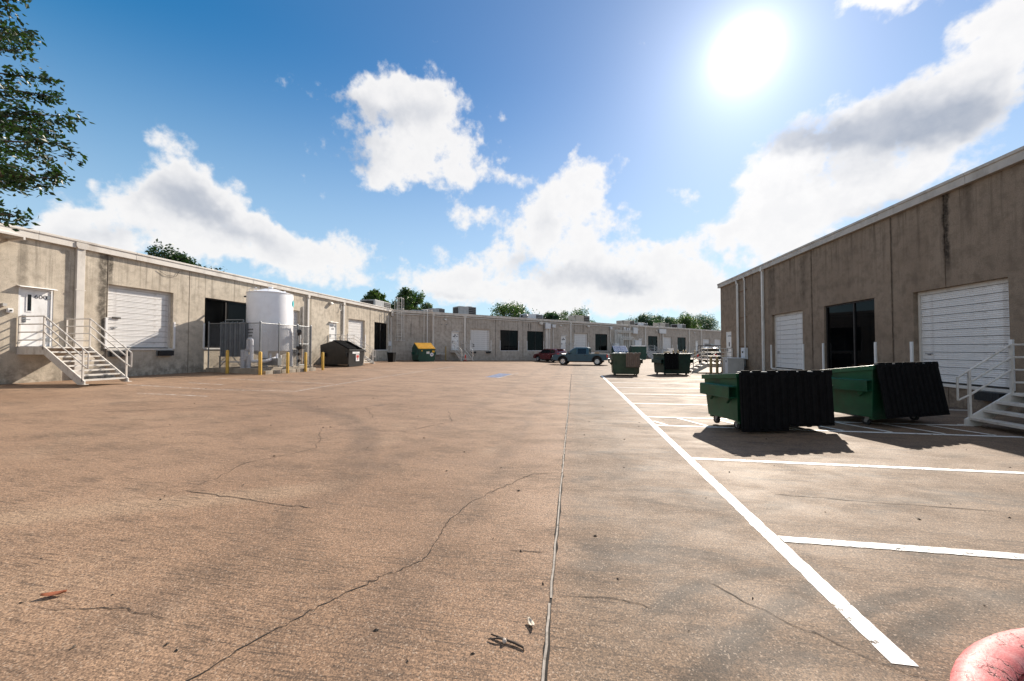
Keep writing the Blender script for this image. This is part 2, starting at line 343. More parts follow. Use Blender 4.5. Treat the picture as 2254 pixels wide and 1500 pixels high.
wallL = wall_mat('concrete_sunny_building', (.52, .45, .36), (.66, .585, .48), [(12.38, .24, 5.7, .9, .9), (12.62, .12, 5.6, 4.2, .95), (10.1, .18, 5.6, 3.4, .45), (11.25, .12, 5.5, 4.5, .5), (24.7, .15, 5.6, 1, .4), (29.2, .12, 5.6, 2.5, .4), (32.9, .1, 5.5, 1, .5), (36.6, .3, 5.5, 1, .35)], 5.6, .4, .8)
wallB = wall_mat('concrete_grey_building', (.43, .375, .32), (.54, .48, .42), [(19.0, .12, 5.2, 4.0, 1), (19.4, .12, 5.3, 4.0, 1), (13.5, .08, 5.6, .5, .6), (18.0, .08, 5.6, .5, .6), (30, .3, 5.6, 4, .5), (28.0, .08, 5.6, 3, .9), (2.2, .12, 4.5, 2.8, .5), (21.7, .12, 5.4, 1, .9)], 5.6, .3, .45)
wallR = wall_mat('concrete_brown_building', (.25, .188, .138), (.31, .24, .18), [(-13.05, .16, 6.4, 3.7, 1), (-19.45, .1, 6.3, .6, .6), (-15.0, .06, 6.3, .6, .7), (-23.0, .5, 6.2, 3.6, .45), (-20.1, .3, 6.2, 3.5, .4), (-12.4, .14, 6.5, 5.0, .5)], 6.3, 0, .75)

def ground_mat():
    m = bpy.data.materials.new('lot_concrete'); m.use_nodes = True; t = NT(m.node_tree)
    b = t.n('ShaderNodeBsdfPrincipled'); o = t.n('ShaderNodeOutputMaterial'); t.nt.links.new(b.outputs[0], o.inputs[0])
    co = t.obj(); x, y, z = t.sep(co)
    big = t.noise(co, .16, 5, .6, .4); med = t.noise(t.vm('MULTIPLY', co, (.8, 1.5, 1)), .9, 8, .72, .2)
    c = t.mix(t.mr(big, .3, .7), (.275, .165, .097), (.365, .232, .145))
    # the bays east of the joint are greyer
    east = t.mr(t.m('ADD', x, t.m('MULTIPLY', t.m('SUBTRACT', med, .5), .12)), -.3, .1)
    c = t.mix(t.m('MULTIPLY', east, .8), c, (.212, .14, .086))
    c = t.mix(t.m('MULTIPLY', t.mr(med, .46, .70), .5), c, (.14, .09, .057))
    # tyre grime swept through the bays
    gr = t.noise(t.comb(t.m('MULTIPLY', x, .5), t.m('MULTIPLY', y, 1.9), 0), 1.3, 8, .72, .8)
    c = t.mix(t.m('MULTIPLY', t.m('MULTIPLY', t.mr(gr, .5, .64), t.m('MULTIPLY_ADD', east, .62, .18)), .95), c, (.075, .053, .038))
    c = t.mix(t.m('MULTIPLY', t.mr(t.noise(co, .5, 5, .6, .8), .56, .75), .5), c, (.42, .29, .19))
    # scrubbed turning tracks of tyres and straight wheel tracks
    wob = t.m('MULTIPLY', t.m('SUBTRACT', t.noise(co, .9, 3, .6), .5), .5); brk = t.mr(t.noise(co, 1.6, 6, .7), .36, .6)
    for cx_, cy_, rr, mx_, my_, ln_, ww, am in ((1.91, 1.44, 1.79, 1.0, 2.98, .95, .075, .75), (6.19, -3.12, 7.61, 1.0, 2.44, 1.3, .085, .75), (2.84, 1.45, 1.68, 2.3, 3.03, .95, .07, .7), (4.95, -2.15, 5.62, 2.7, 2.98, 1.4, .1, .8), (6.19, -3.12, 8.6, 1.2, 3.9, 1.8, .11, .4), (5.2, 2.2, 3.1, 4.6, 5.2, 1.9, .12, .4), (-9, 3, 6.2, -4.5, 7.3, 4, .3, .4)):
        rd = t.m('ABSOLUTE', t.m('SUBTRACT', t.m('MULTIPLY_ADD', wob, .18, t.vm('DISTANCE', co, (cx_, cy_, 0))), rr))
        k_ = t.m('MULTIPLY', t.mr(rd, ww*.3, ww*1.3, 1, 0), t.mr(t.vm('DISTANCE', co, (mx_, my_, 0)), ln_*.55, ln_*1.15, 1, 0))
        c = t.mix(t.m('MULTIPLY', t.m('MULTIPLY', k_, t.m('MULTIPLY_ADD', brk, .6, .4)), am), c, (.058, .041, .028))
    for x_, ww, am in ((-1.15, .2, .28), (-2.75, .22, .25), (.75, .16, .3)):
        rd = t.m('ABSOLUTE', t.m('SUBTRACT', t.m('ADD', x, wob), x_)); c = t.mix(t.m('MULTIPLY', t.m('MULTIPLY', t.mr(rd, ww*.3, ww*1.6, 1, 0), brk), am), c, (.075, .052, .036))
    # pale sandy wash-out across the west slab, and oil spots
    ln = t.m('ABSOLUTE', t.m('ADD', t.m('SUBTRACT', t.m('MULTIPLY', x, .5), t.m('MULTIPLY', y, .86)), t.m('MULTIPLY_ADD', wob, .5, 5.0)))
    c = t.mix(t.m('MULTIPLY', t.m('MULTIPLY', t.mr(ln, .08, .3, 1, 0), t.mr(x, -2.5, -3.4)), .55), c, (.43, .30, .195))
    sp = t.vor(t.vm('ADD', co, t.comb(wob, wob, 0)), .55); c = t.mix(t.m('MULTIPLY', t.m('MULTIPLY', t.mr(sp, .06, .18, 1, 0), brk), .4), c, (.06, .046, .036))
    # broom finish across the bays
    br = t.noise(t.comb(t.m('MULTIPLY', x, 2.5), t.m('MULTIPLY', y, 70), 0), 1, 4, .65)
    brm = t.mr(med, .36, .6, .25, 1)
    c = t.mix(t.m('MULTIPLY', t.m('MULTIPLY', t.mr(br, .48, .62), brm), .72), c, (.075, .05, .034))
    # exposed aggregate
    gn = t.noise(co, 95, 4, .8)
    v1 = t.sep(t.vor(co, 125, 'F1', 'Color'))
    k = t.m('MULTIPLY', t.mr(v1[0], 0, 1, .38, 1.18, 'LINEAR'), t.mr(gn, .38, .62, 1.28, .72))
    c = t.vm('SCALE', c, scale=k)
    c = t.mix(t.m('MULTIPLY', t.mr(v1[1], .94, .97), .45), c, (.52, .40, .30))
    t.put(b.inputs['Base Color'], c); b.inputs['Specular IOR Level'].default_value = .4
    t.put(b.inputs['Roughness'], t.mr(med, .3, .7, .64, .8))
    h = t.m('ADD', t.m('MULTIPLY', br, .5), gn)
    t.put(b.inputs['Normal'], t.bump(h, .5, .006))
    return m
lot = ground_mat()
def paint_mat(name, col, wear0, wear1):
    m = bpy.data.materials.new(name); m.use_nodes = True; t = NT(m.node_tree)
    b = t.n('ShaderNodeBsdfPrincipled'); o = t.n('ShaderNodeOutputMaterial'); co = t.obj()
    t.put(b.inputs['Base Color'], t.mix(t.mr(t.noise(co, 25, 6, .7), .45, .75, 0, .5), col, tuple(v*.72 for v in col))); b.inputs['Roughness'].default_value = .6
    t.put(b.inputs['Normal'], t.bump(t.noise(co, 95, 4, .8), .4, .006))
    wr = t.m('ADD', t.m('MULTIPLY', t.noise(co, 9, 8, .75), .7), t.m('MULTIPLY', t.noise(co, 90, 3, .7), .3))
    tr = t.n('ShaderNodeBsdfTransparent'); mx = t.n('ShaderNodeMixShader'); t.put(mx.inputs[0], t.mr(wr, wear0, wear1, 1, 0))
    t.nt.links.new(tr.outputs[0], mx.inputs[1]); t.nt.links.new(b.outputs[0], mx.inputs[2]); t.nt.links.new(mx.outputs[0], o.inputs[0])
    return m
linew = paint_mat('line_paint_fresh', (.78, .77, .74), .555, .60)
linef = paint_mat('line_paint_faded', (.62, .58, .54), .42, .56)
lineb = paint_mat('blue_paint_faded', (.16, .24, .42), .40, .62)
def leaf_mat(name, a, b_):
    m = bpy.data.materials.new(name); m.use_nodes = True; t = NT(m.node_tree)
    o = t.n('ShaderNodeOutputMaterial'); co = t.obj()
    c = t.mix(t.mr(t.noise(co, 1.1, 3), .35, .65), a, b_)
    c = t.mix(t.mr(t.noise(co, 14, 2), .45, .75, 0, .6), c, tuple(v*.45 for v in a))
    d = t.n('ShaderNodeBsdfPrincipled'); t.put(d.inputs['Base Color'], c); d.inputs['Roughness'].default_value = .38
    tl = t.n('ShaderNodeBsdfTranslucent'); t.put(tl.inputs[0], t.mix(1, c, (1.5, 1.6, .5), 'MULTIPLY'))
    mx = t.n('ShaderNodeMixShader'); mx.inputs[0].default_value = .32
    t.nt.links.new(d.outputs[0], mx.inputs[1]); t.nt.links.new(tl.outputs[0], mx.inputs[2]); t.nt.links.new(mx.outputs[0], o.inputs[0])
    return m
leafA = leaf_mat('oak_leaf', (.011, .032, .009), (.028, .062, .016))
leafB = leaf_mat('far_leaf', (.028, .07, .022), (.075, .125, .035))
leafC = leaf_mat('far_leaf_bluish', (.022, .06, .035), (.045, .095, .045))
def red_mat():
    m = bpy.data.materials.new('peeling_red_paint'); m.use_nodes = True; t = NT(m.node_tree)
    b = t.n('ShaderNodeBsdfPrincipled'); o = t.n('ShaderNodeOutputMaterial'); t.nt.links.new(b.outputs[0], o.inputs[0]); co = t.obj()
    wco = t.vm('ADD', co, t.vm('SCALE', t.noise(co, 14, 3, .6, 0, 'Color'), scale=.06))
    e = t.m('MINIMUM', t.vor(wco, 11, 'DISTANCE_TO_EDGE'), t.m('MULTIPLY', t.vor(wco, 34, 'DISTANCE_TO_EDGE'), 1.6))
    ck = t.m('MULTIPLY', t.mr(e, .012, .03, 1, 0), t.mr(t.noise(co, 5, 4), .42, .58))
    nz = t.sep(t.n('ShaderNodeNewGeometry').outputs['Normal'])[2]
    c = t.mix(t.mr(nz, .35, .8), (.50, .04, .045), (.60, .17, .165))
    c = t.mix(t.m('MULTIPLY', t.mr(t.noise(co, 7, 6, .7), .42, .62), .5), c, (.72, .38, .36))
    c = t.mix(t.m('MULTIPLY', t.mr(t.noise(co, 45, 5, .75), .52, .66), .35), c, (.62, .2, .2))
    t.put(b.inputs['Base Color'], t.mix(ck, c, (.06, .02, .018))); b.inputs['Roughness'].default_value = .55
    t.put(b.inputs['Normal'], t.bump(t.m('ADD', t.m('MULTIPLY', t.noise(co, 70, 4), .4), t.m('SUBTRACT', 1, ck)), .5, .01))
    return m
redp = red_mat()

# ================================================================ THE GROUND
g = MB(); xs = [-400, -19.2, -2, 400]; ys = [-400, 400]
for x in xs:
    for y in ys: g.v.append((x, y, gz(x)))
for i in range(3): g.f.append((2*i, 2*i+2, 2*i+3, 2*i+1))
ground = g.build('ground', lot, kind='structure')
def ribbon(name, pts, wd, mat, parent=ground, dz=.004, ragged=0, rnd=None):
    m = MB(); k = len(pts); L = []
    rr_ = random.Random(len(pts)+int(wd*1e4))
    for i, p in enumerate(pts):
        a = Vector(pts[max(i-1, 0)]); b = Vector(pts[min(i+1, k-1)]); d = (b-a).normalized(); nn = Vector((-d.y, d.x))
        ww = wd*(1 if not rnd else rnd.uniform(.35, 1.25)); ww = ww if not (rnd and i in (0, k-1)) else ww*.2
        for s in (-1, 1):
            q = Vector(p)+nn*(s*ww/2*(1+rr_.gauss(0, ragged) if ragged else s*s)); m.v.append((q.x, q.y, gz(q.x)+dz))
    for i in range(k-1): m.f.append((2*i, 2*i+1, 2*i+3, 2*i+2))
    return m.build(name, mat, parent, fix=False)
def edged(a, b, n):            # slightly uneven straight strip
    a, b = Vector(a), Vector(b); return [tuple(a.lerp(b, i/n)) for i in range(n+1)]
# painted bay lines
ribbon('painted_line', edged((1.75, 2.36), (1.75, 24.6), 400), .125, linew, dz=.003, ragged=.05)
for yy, xe in ((3.72, 7.4), (6.2, 7.4), (12.15, 7.4), (14.65, 7.4), (17.1, 7.4), (19.5, 7.4), (21.9, 7.4)):
    ribbon('painted_line', edged((1.82, yy), (xe, yy+.02), 150), .105, linew, dz=.005, ragged=.06)
ribbon('painted_line', edged((1.82, 9.8), (8.6, 9.85), 100), .1, linew, dz=.005, ragged=.06)
ribbon('painted_line', edged((1.82, 8.75), (8.55, 8.73), 100), .1, linew, dz=.005, ragged=.06)
ribbon('painted_line', edged((8.9, 12.32), (10.8, 12.28), 8), .09, linew, dz=.005)
for x0 in (1.62, 2.5, 3.35, 4.25, 5.1, 5.98, 6.9, 7.75):
    ribbon('painted_line', edged((max(x0, 1.85), 9.74-(max(x0, 1.85)-x0)*2.2), (x0+.42, 8.81), 4), .085, linew, dz=.007)
for a, b in (((-16.0, 11.1), (-12.3, 11.05)), ((-12.2, 11.05), (-9.6, 11.63)), ((-9.6, 11.63), (-9.95, 19.0)), ((-15.6, 14.2), (-10.0, 14.3)), ((-15.4, 22.6), (-10.1, 22.9)), ((-13.3, 9.5), (-11.0, 9.7)), ((-9.9, 19.2), (-9.9, 30)), ((-14.9, 12.4), (-13.2, 12.3))):
    ribbon('painted_line', edged(a, b, 20), .09, linef, dz=.005)
ribbon('painted_line', edged((-4.2, 20.6), (-3.75, 25.2), 10), .1, linef, dz=.009)
ribbon('painted_line', edged((-5.0, 20.8), (-4.25, 20.8), 4), .1, linef, dz=.009)
pb = MB(); pb.v = [(x, y, gz(x)+.005) for x, y in ((-5.05, 20.9), (-4.25, 20.9), (-4.0, 24.2), (-4.85, 24.3))]; pb.f = [(0,1,2,3)]
pb.build('painted_symbol', lineb, ground)
# the construction joint with its filler, and cracks
crackm = pmat('crack_dirt', (.018, .014, .011), .95); filler = pmat('joint_filler', (.33, .29, .25), .8, var=.2, vscale=12, dirt=(.1, .08, .06), dscale=9, damt=.8)
rg = random.Random(4)
ribbon('joint', [(-.16+rg.uniform(-.004, .004), y*.12) for y in range(-60, 212)], .034, crackm, dz=.003, rnd=rg)
yy = -6.
while yy < 15:
    ln = rg.uniform(.25, 1.6); ribbon('joint_filler', [(-.163+rg.uniform(-.005, .005), yy+ln*i/6) for i in range(7)], .015, filler, dz=.007); yy += ln+rg.uniform(.01, .06)
def crack(pts, wd, sub=14, amp=.03, seed=0):
    r = random.Random(seed); out = []
    for i in range(len(pts)-1):
        a, b = Vector(pts[i]), Vector(pts[i+1])
        for j in range(sub): out.append(tuple(a.lerp(b, j/sub)+Vector((r.gauss(0, amp), r.gauss(0, amp)))*(1 if j else .3)))
    out.append(pts[-1]); ribbon('crack', out, wd, crackm, dz=.0035, rnd=r)
crack([(-2.1, 1.2), (-1.96, 1.65), (-1.8, 2.02), (-1.67, 2.26), (-1.5, 2.5), (-1.38, 2.68), (-1.2, 2.87), (-1.21, 3.19), (-1.23, 3.54), (-1.15, 3.99), (-.9, 4.51), (-.57, 5.06), (-.19, 5.22)], .0085, 9, .011, 1)
crack([(-4.46, 3.65), (-3.83, 3.63), (-3.2, 3.57), (-2.72, 3.58)], .009, 8, .008, 2)
crack([(-4.4, 3.7), (-4.6, 4.6), (-4.2, 5.6), (-5.0, 6.8), (-4.7, 8.2), (-5.6, 9.4), (-5.2, 10.6)], .009, 8, .03, 3)
crack([(-8.6, 5.6), (-7.4, 6.6), (-6.8, 8.2), (-6.2, 9.6)], .009, 8, .03, 4)
crack([(-10.8, 7.0), (-9.4, 7.9), (-8.2, 9.3), (-7.7, 10.9)], .02, 8, .04, 5)
crack([(-4.9, 6.8), (-3.4, 7.1), (-2.8, 8.3), (-3.3, 9.6)], .012, 8, .03, 6)
crack([(-.13, 2.62), (.28, 2.66), (.5, 2.6)], .006, 8, .006, 7)
crack([(.95, 2.95), (1.3, 2.6), (1.62, 2.36), (2.0, 2.13)], .006, 8, .01, 8)
crack([(-.19, 3.16), (-.55, 3.14)], .007, 8, .006, 9)
crack([(2.3, 4.85), (3.1, 4.78), (4.4, 4.72)], .01, 8, .01, 10)
crack([(-3.6, 24.2), (-1.6, 24.9), (-.2, 25.3), (4.5, 25.6)], .05, 10, .05, 11)
crack([(-16, 23.4), (-11, 24.6), (-6, 24.3), (-3.6, 24.2)], .04, 10, .05, 12)
crack([(-3.3, 1.9), (-2.9, 2.0), (-2.5, 1.98)], .006, 8, .006, 13)

# ================================================================ BUILDINGS
def panel_wall(root, joints, zb, zt, ops, mat, th=.22):
    for a, b in zip(joints[:-1], joints[1:]):
        a2, b2 = a+.012, b-.012
        X = sorted({a2, b2, *[v for o in ops for v in o[:2] if a2 < v < b2]}); Z = sorted({zb, zt, *[v for o in ops for v in o[2:] if zb < v < zt and o[0] < b2 and o[1] > a2]})
        m = MB(); idx = {}
        def V(x, y, z):
            k = (round(x, 4), y, round(z, 4))
            if k not in idx: idx[k] = len(m.v); m.v.append((x, y, z))
            return idx[k]
        def solid(i, j):
            if not (0 <= i < len(X)-1 and 0 <= j < len(Z)-1): return False
            cx, cz = (X[i]+X[i+1])/2, (Z[j]+Z[j+1])/2
            return not any(o[0] < cx < o[1] and o[2] < cz < o[3] for o in ops)
        for i in range(len(X)-1):
            for j in range(len(Z)-1):
                if not solid(i, j): continue
                x0, x1, z0, z1 = X[i], X[i+1], Z[j], Z[j+1]
                m.f.append((V(x0,0,z0), V(x1,0,z0), V(x1,0,z1), V(x0,0,z1))); m.f.append((V(x0,th,z0), V(x0,th,z1), V(x1,th,z1), V(x1,th,z0)))
                if not solid(i-1, j): m.f.append((V(x0,0,z0), V(x0,0,z1), V(x0,th,z1), V(x0,th,z0)))
                if not solid(i+1, j): m.f.append((V(x1,0,z0), V(x1,th,z0), V(x1,th,z1), V(x1,0,z1)))
                if not solid(i, j-1): m.f.append((V(x0,0,z0), V(x0,th,z0), V(x1,th,z0), V(x1,0,z0)))
                if not solid(i, j+1): m.f.append((V(x0,0,z1), V(x1,0,z1), V(x1,th,z1), V(x0,th,z1)))
        m.build('panel', mat, root, bevel=.008, seg=1)
    for x in joints[1:-1]:
        segs = [(zb, zt)]
        for o in ops:
            if o[0]-.02 < x < o[1]+.02: segs = [s for (u, v) in segs for s in ((u, min(v, o[2])), (max(u, o[3]), v)) if s[1]-s[0] > .05]
        for u, v in segs: MB().box(x-.0115, x+.0115, .02, .12, u, v).build('joint_sealant', seal, root)
SEC = {}
def overhead_door(root, x0, x1, z0, z1, n=10, y=.16, handle=True, bump=True, guards=True, header=.12):
    d = MB().box(x0-.0, x0+.07, y-.02, y+.08, z0, z1).box(x1-.07, x1, y-.02, y+.08, z0, z1).box(x0+.07, x1-.07, y-.022, y+.08, z1-header, z1).build('overhead_door', trim, root)
    W = x1-x0-.15; hgt = (z1-z0-header-.03)/n
    key = (round(W, 3), round(hgt, 3))
    if key not in SEC:
        p = [(0, .006), (-.014, .014)]
        for k in range(1, 4):
            zc = hgt*k/4; p += [(-.014, zc-.016), (-.004, zc-.008), (-.004, zc+.008), (-.014, zc+.016)]
        p += [(-.014, hgt-.014), (0, hgt-.006), (.04, hgt-.006), (.04, .006)]
        SEC[key] = MB().prism(p, -W/2, W/2, 'x').mesh('section')
    for i in range(n): place('section', SEC[key], doorw, d, loc=((x0+x1)/2, y+.02, z0+.03+i*hgt))
    MB().box(x0+.075, x1-.075, y+.07, y+.1, z0, z1-header).build('backing', seal, d)
    MB().box(x0+.08, x1-.08, y-.01, y+.06, z0+.002, z0+.03).build('bottom_seal', rubber, d)
    if handle:
        MB().box(x0+.3, x0+.38, y-.03, y+.0, z0+.85, z0+.9).box(x0+.2, x0+.44, y-.016, y-.002, z0+.88, z0+.905).build('handle', galv, d)
    if bump:
        MB().box(x0-.02, x1+.02, -.05, .1, z0-.09, z0-.004).build('sill', trim, root, bevel=.008)
        for xa in (x0+.06, x1-.68):
            b = MB().box(xa-.03, xa+.65, -.052, -.004, z0-.36, z0-.1).build('dock_bumper', galv, root)
            for q in range(8): MB().box(xa+q*.077, xa+q*.077+.072, -.2, -.052, z0-.34, z0-.11).build('pad', rubber, b)
    if guards:
        for xa in (x0-.1, x1+.02): MB().box(xa, xa+.08, -.05, .05, z0-.02, z0+1.28).build('corner_guard', white, root, bevel=.006)
    return d
def window(root, x0, x1, z0, z1, mulls, sill=True, guards=False, y=.08, backing=True, bars=None):
    f = MB().box(x0, x0+.05, y, y+.09, z0, z1).box(x1-.05, x1, y, y+.09, z0, z1).box(x0+.05, x1-.05, y, y+.09, z1-.06, z1).box(x0+.05, x1-.05, y, y+.09, z0, z0+.06).build('window', coil, root)
    xs = [x0+.05]+list(mulls)+[x1-.05]
    for mm in mulls: MB().box(mm-.03, mm+.03, y-.005, y+.095, z0+.06, z1-.06).build('mullion', coil, f)
    for a, b in zip(xs[:-1], xs[1:]): MB().box(a+.004+(.03 if a in mulls else 0), b-.004-(.03 if b in mulls else 0), y+.035, y+.045, z0+.064, z1-.064).build('pane', glass, f)
    MB().box(x0-.2, x1+.2, 2.6, 2.7, z0-.4, z1+.3).box(x0-.3, x0-.2, .24, 2.6, z0-.4, z1+.3).box(x1+.2, x1+.3, .24, 2.6, z0-.4, z1+.3).box(x0-.2, x1+.2, .24, 2.6, z1+.2, z1+.3).box(x0-.2, x1+.2, .24, 2.6, z0-.4, z0-.3).build('room', dark_in, root)
    if sill: MB().box(x0-.06, x1+.06, -.05, .12, z0-.07, z0-.003).build('sill', white, root, bevel=.006)
    if guards:
        for xa in (x0-.09, x1+.01): MB().box(xa, xa+.075, -.05, .05, z0-.0, z0+1.3).build('corner_guard', white, root, bevel=.006)
    return f
def man_door(root, x0, x1, z0, z1, y=.03, lite=False, hinge_right=True, canopy=True, num=None, tsize=.2, marks=None):
    f = MB().box(x0, x0+.06, y-.02, y+.1, z0, z1).box(x1-.06, x1, y-.02, y+.1, z0, z1).box(x0+.06, x1-.06, y-.02, y+.1, z1-.06, z1).build('door', white, root, bevel=.004)
    l = MB().box(x0+.064, x1-.064, y+.012, y+.055, z0+.01, z1-.064).build('leaf', white, f, bevel=.004)
    MB().box(x0, x1, y-.06, y+.1, z0-.03, z0+.008).build('threshold', galv, f)
    hx = x1-.1 if hinge_right else x0+.1; lx = x0+.16 if hinge_right else x1-.16
    for k in (.12, .5, .86): MB().box(hx-.05, hx+.045, y-.012, y+.02, z0+(z1-z0)*k-.06, z0+(z1-z0)*k+.06).build('hinge', galv, f)
    MB().box(lx-.045, lx+.045, y-.012, y+.013, z0+.86, z0+1.12).cyl((lx, y-.06, z0+.96), (lx, y, z0+.96), .014).box(lx-.02, lx+.12, y-.075, y-.05, z0+.945, z0+.972).cyl((lx, y-.03, z0+1.06), (lx, y, z0+1.06), .028).build('handle', galv, f)
    if canopy: MB().prism([(-.16, z1+.0), (-.15, z1+.02), (.0, z1+.05), (.0, z1+.035)], x0-.05, x1+.03, 'x').build('drip_cap', white, root)
    if lite:
        MB().box(x0+.2, x0+.36, y-.004, y+.03, z1-.86, z1-.2).build('light_frame', white, f)
        MB().box(x0+.235, x0+.325, y-.008, y+.03, z1-.82, z1-.24).build('pane', cglass, f)
    Mx = lambda xx, zz: Matrix.Translation((xx, y+.008, zz)) @ Matrix.Rotation(R(90), 4, 'X')
    if num:
        for i, tx in enumerate(num): text('lettering', tx, tsize, mark, f, Mx((x0+x1)/2+(.13 if lite else 0), z1-.3-i*tsize*1.15), 1.15)
    if marks:
        for (dx, dz, w_, h_) in marks: MB().box((x0+x1)/2+dx-w_/2, (x0+x1)/2+dx+w_/2, y+.004, y+.012, z1-dz-h_, z1-dz).build('lettering', mark, f)
    return f
def downspout(root, x, wd, z0, z1, y=-.12, head=True):
    d = MB().box(x-wd/2, x+wd/2, y, -.015, z0, z1-.22).build('downspout', trim if wd > .2 else pipew, root, bevel=.01)
    if head: MB().prism([(x-wd*.75, z1), (x+wd*.75, z1), (x+wd*.75, z1-.14), (x+wd*.5, z1-.24), (x-wd*.5, z1-.24), (x-wd*.75, z1-.14)], y-.05, -.01, 'y').build('conductor_head', trim, d, bevel=.006)
    for k in (.3, .65):
        z = z0+(z1-z0)*k; MB().box(x-wd/2-.03, x+wd/2+.03, y-.006, y+.01, z, z+.035).build('strap', steel, d)
def fascia(root, x0, x1, z0, z1, step=3.05, out=.13, mat=trim):
    x = x0; i = 0
    while x < x1-.01:
        e = min(x+step, x1); j = (.004 if i % 2 else 0)
        MB().prism([(-out-j, z0), (-out-j, z1-.1), (-out-.03-j, z1-.08), (-out-.03-j, z1), (.25, z1), (.25, z0)], x+.003, e-.003, 'x').build('gutter', mat, root, bevel=.006)
        x = e; i += 1
def wall_pack(root, x, z, y=-.02):
    l = MB().prism([(-.02, z-.1), (-.02, z+.1), (-.16, z+.08), (-.24, z-.02), (-.22, z-.1)], x-.14, x+.14, 'x').build('wall_light', trim, root, bevel=.01)
    MB().box(x-.11, x+.11, -.215, -.06, z-.118, z-.101).build('lens', lampw, l)
def conduit(root, pts, r=.03, mat=pipew, name='conduit'): return MB().tube(pts, r, 8).build(name, mat, root, smooth=True)
def bent(pts, rad=.15, n=5):
    out = [Vector(pts[0])]
    for a, b, c in zip(pts[:-2], pts[1:-1], pts[2:]):
        a, b, c = Vector(a), Vector(b), Vector(c); p = b+(a-b).normalized()*rad; q = b+(c-b).normalized()*rad
        for i in range(n+1):
            t = i/n; out.append(p.lerp(b, t).lerp(b.lerp(q, t), t))
    out.append(Vector(pts[-1])); return out
def shell(root, x0, x1, dep, zt, mat):
    MB().box(x0, x1, .25, dep, zt-.12, zt).build('roof', roofm, root)
    MB().box(x0, x0+.2, .23, dep, 0, zt-.13).box(x1-.2, x1, .23, dep, 0, zt-.13).box(x0+.2, x1-.2, dep-.2, dep, 0, zt-.13).build('rear_wall', mat, root)

# ---- sunny building on the west side (local x = world Y, local y = into the wall)
LB = empty('warehouse_building', (-19.2, 0, 0), R(90), 'sunlit tan concrete warehouse with door 600 and white dock doors', 'building')
opsL = [(10.02, 10.9, 1.79, 3.89), (12.56, 15.12, 1.73, 4.42), (16.7, 19.95, 1.75, 4.42), (20.95, 23.6, 1.75, 4.4), (26.85, 27.78, 1.79, 3.85), (29.4, 31.95, 1.76, 4.34), (33.65, 36.15, 1.62, 4.35)]
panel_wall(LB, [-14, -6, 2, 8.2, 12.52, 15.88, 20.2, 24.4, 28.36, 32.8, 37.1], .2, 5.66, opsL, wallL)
fascia(LB, -14, 37.0, 5.64, 5.97); shell(LB, -14, 37.05, 22, 5.95, wallL)
man_door(LB, *opsL[0], lite=True, num=['600'], tsize=.2)
overhead_door(LB, *opsL[1], n=10)
window(LB, *opsL[2], [17.98], sill=True, guards=True)
overhead_door(LB, *opsL[3], n=10)
man_door(LB, *opsL[4], num=['SUITE', '600'], tsize=.2)
overhead_door(LB, *opsL[5], n=10)
window(LB, *opsL[6], [34.9], sill=True)
MB().box(12.8, 13.1, .12, .145, 3.0, 3.07).build('vision_slot', coil, LB)
downspout(LB, 11.6, .25, .52, 5.86); downspout(LB, 24.35, .15, .52, 5.66); downspout(LB, 28.6, .15, .52, 5.62); downspout(LB, 36.85, .22, .52, 5.3, head=False)
wall_pack(LB, 26.9, 5.35); wall_pack(LB, 7.2, 5.2)
MB().prism([(-.75, 5.5), (-.75, 5.56), (0, 5.78), (0, 5.7)], 7.4, 9.75, 'x').box(9.70, 9.75, -.75, 0, 5.42, 5.5).build('awning', trim, LB)
MB().box(9.60, 9.70, -.12, -.01, 3.16, 3.26).build('door_bell_box', grey, LB); sl = MB().box(9.72, 9.86, -.1, -.01, 2.95, 3.1).build('camera_housing', white, LB, bevel=.015); MB().cyl((9.79, -.13, 3.02), (9.79, -.1, 3.02), .03).build('lens', rubber, sl)
conduit(LB, [(23.85, -.05, 4.75), (23.85, -.05, 1.2)], .05, steel)
conduit(LB, bent([(36.3, -.05, 5.2), (36.3, -.05, 1.0)]), .03); conduit(LB, [(36.6, -.05, 3.3), (36.6, -.05, .6)], .025)
eb = MB().box(36.3, 36.78, -.17, -.01, 2.02, 2.5).build('meter_box', boxw, LB, bevel=.01)
MB().box(36.7, 37.0, -.3, -.13, 5.2, 5.62).build('junction_box', trim, LB, bevel=.01)
conduit(LB, [(15.35, -.04, 5.55), (15.2, -.05, 5.25), (14.75, -.045, 5.22), (14.4, -.04, 5.4)], .008, rubber, 'loose_cable')
conduit(LB, [(28.3, -.04, 5.5), (28.25, -.12, 4.95), (28.0, -.12, 4.85)], .02)

# ---- brown building on the east side (local x = -world Y)
RB = empty('warehouse_building', (11, 0, 0), R(-90), 'shaded brown concrete warehouse with tall dock doors beside the two green dumpsters', 'building')
opsR = [(-29.45, -28.55, .66, 2.94), (-23.05, -20.2, .66, 3.6), (-18.62, -15.8, .66, 3.6), (-14.2, -11.48, .66, 3.55), (-9.6, -8.7, .66, 2.94)]
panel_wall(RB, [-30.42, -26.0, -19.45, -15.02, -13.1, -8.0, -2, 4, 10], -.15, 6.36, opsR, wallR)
fascia(RB, -30.62, 10, 6.34, 6.66, mat=trimd); shell(RB, -30.42, 10, 20, 6.6, wallR)
man_door(RB, *opsR[0], canopy=False, num=['SUITE'], tsize=.17, marks=[(0, .75, .16, .3)])
overhead_door(RB, *opsR[1], n=11); window(RB, *opsR[2], [-16.95], sill=False, guards=True); overhead_door(RB, *opsR[3], n=12); man_door(RB, *opsR[4], canopy=False)
downspout(RB, -23.9, .15, .05, 6.5)
conduit(RB, [(-27.3, -.1, 6.1), (-27.3, -.1, .9)], .045); conduit(RB, [(-27.16, -.1, 6.1), (-27.16, -.1, .9)], .045); conduit(RB, [(-26.2, -.08, 6.2), (-26.2, -.08, 1.7)], .04)
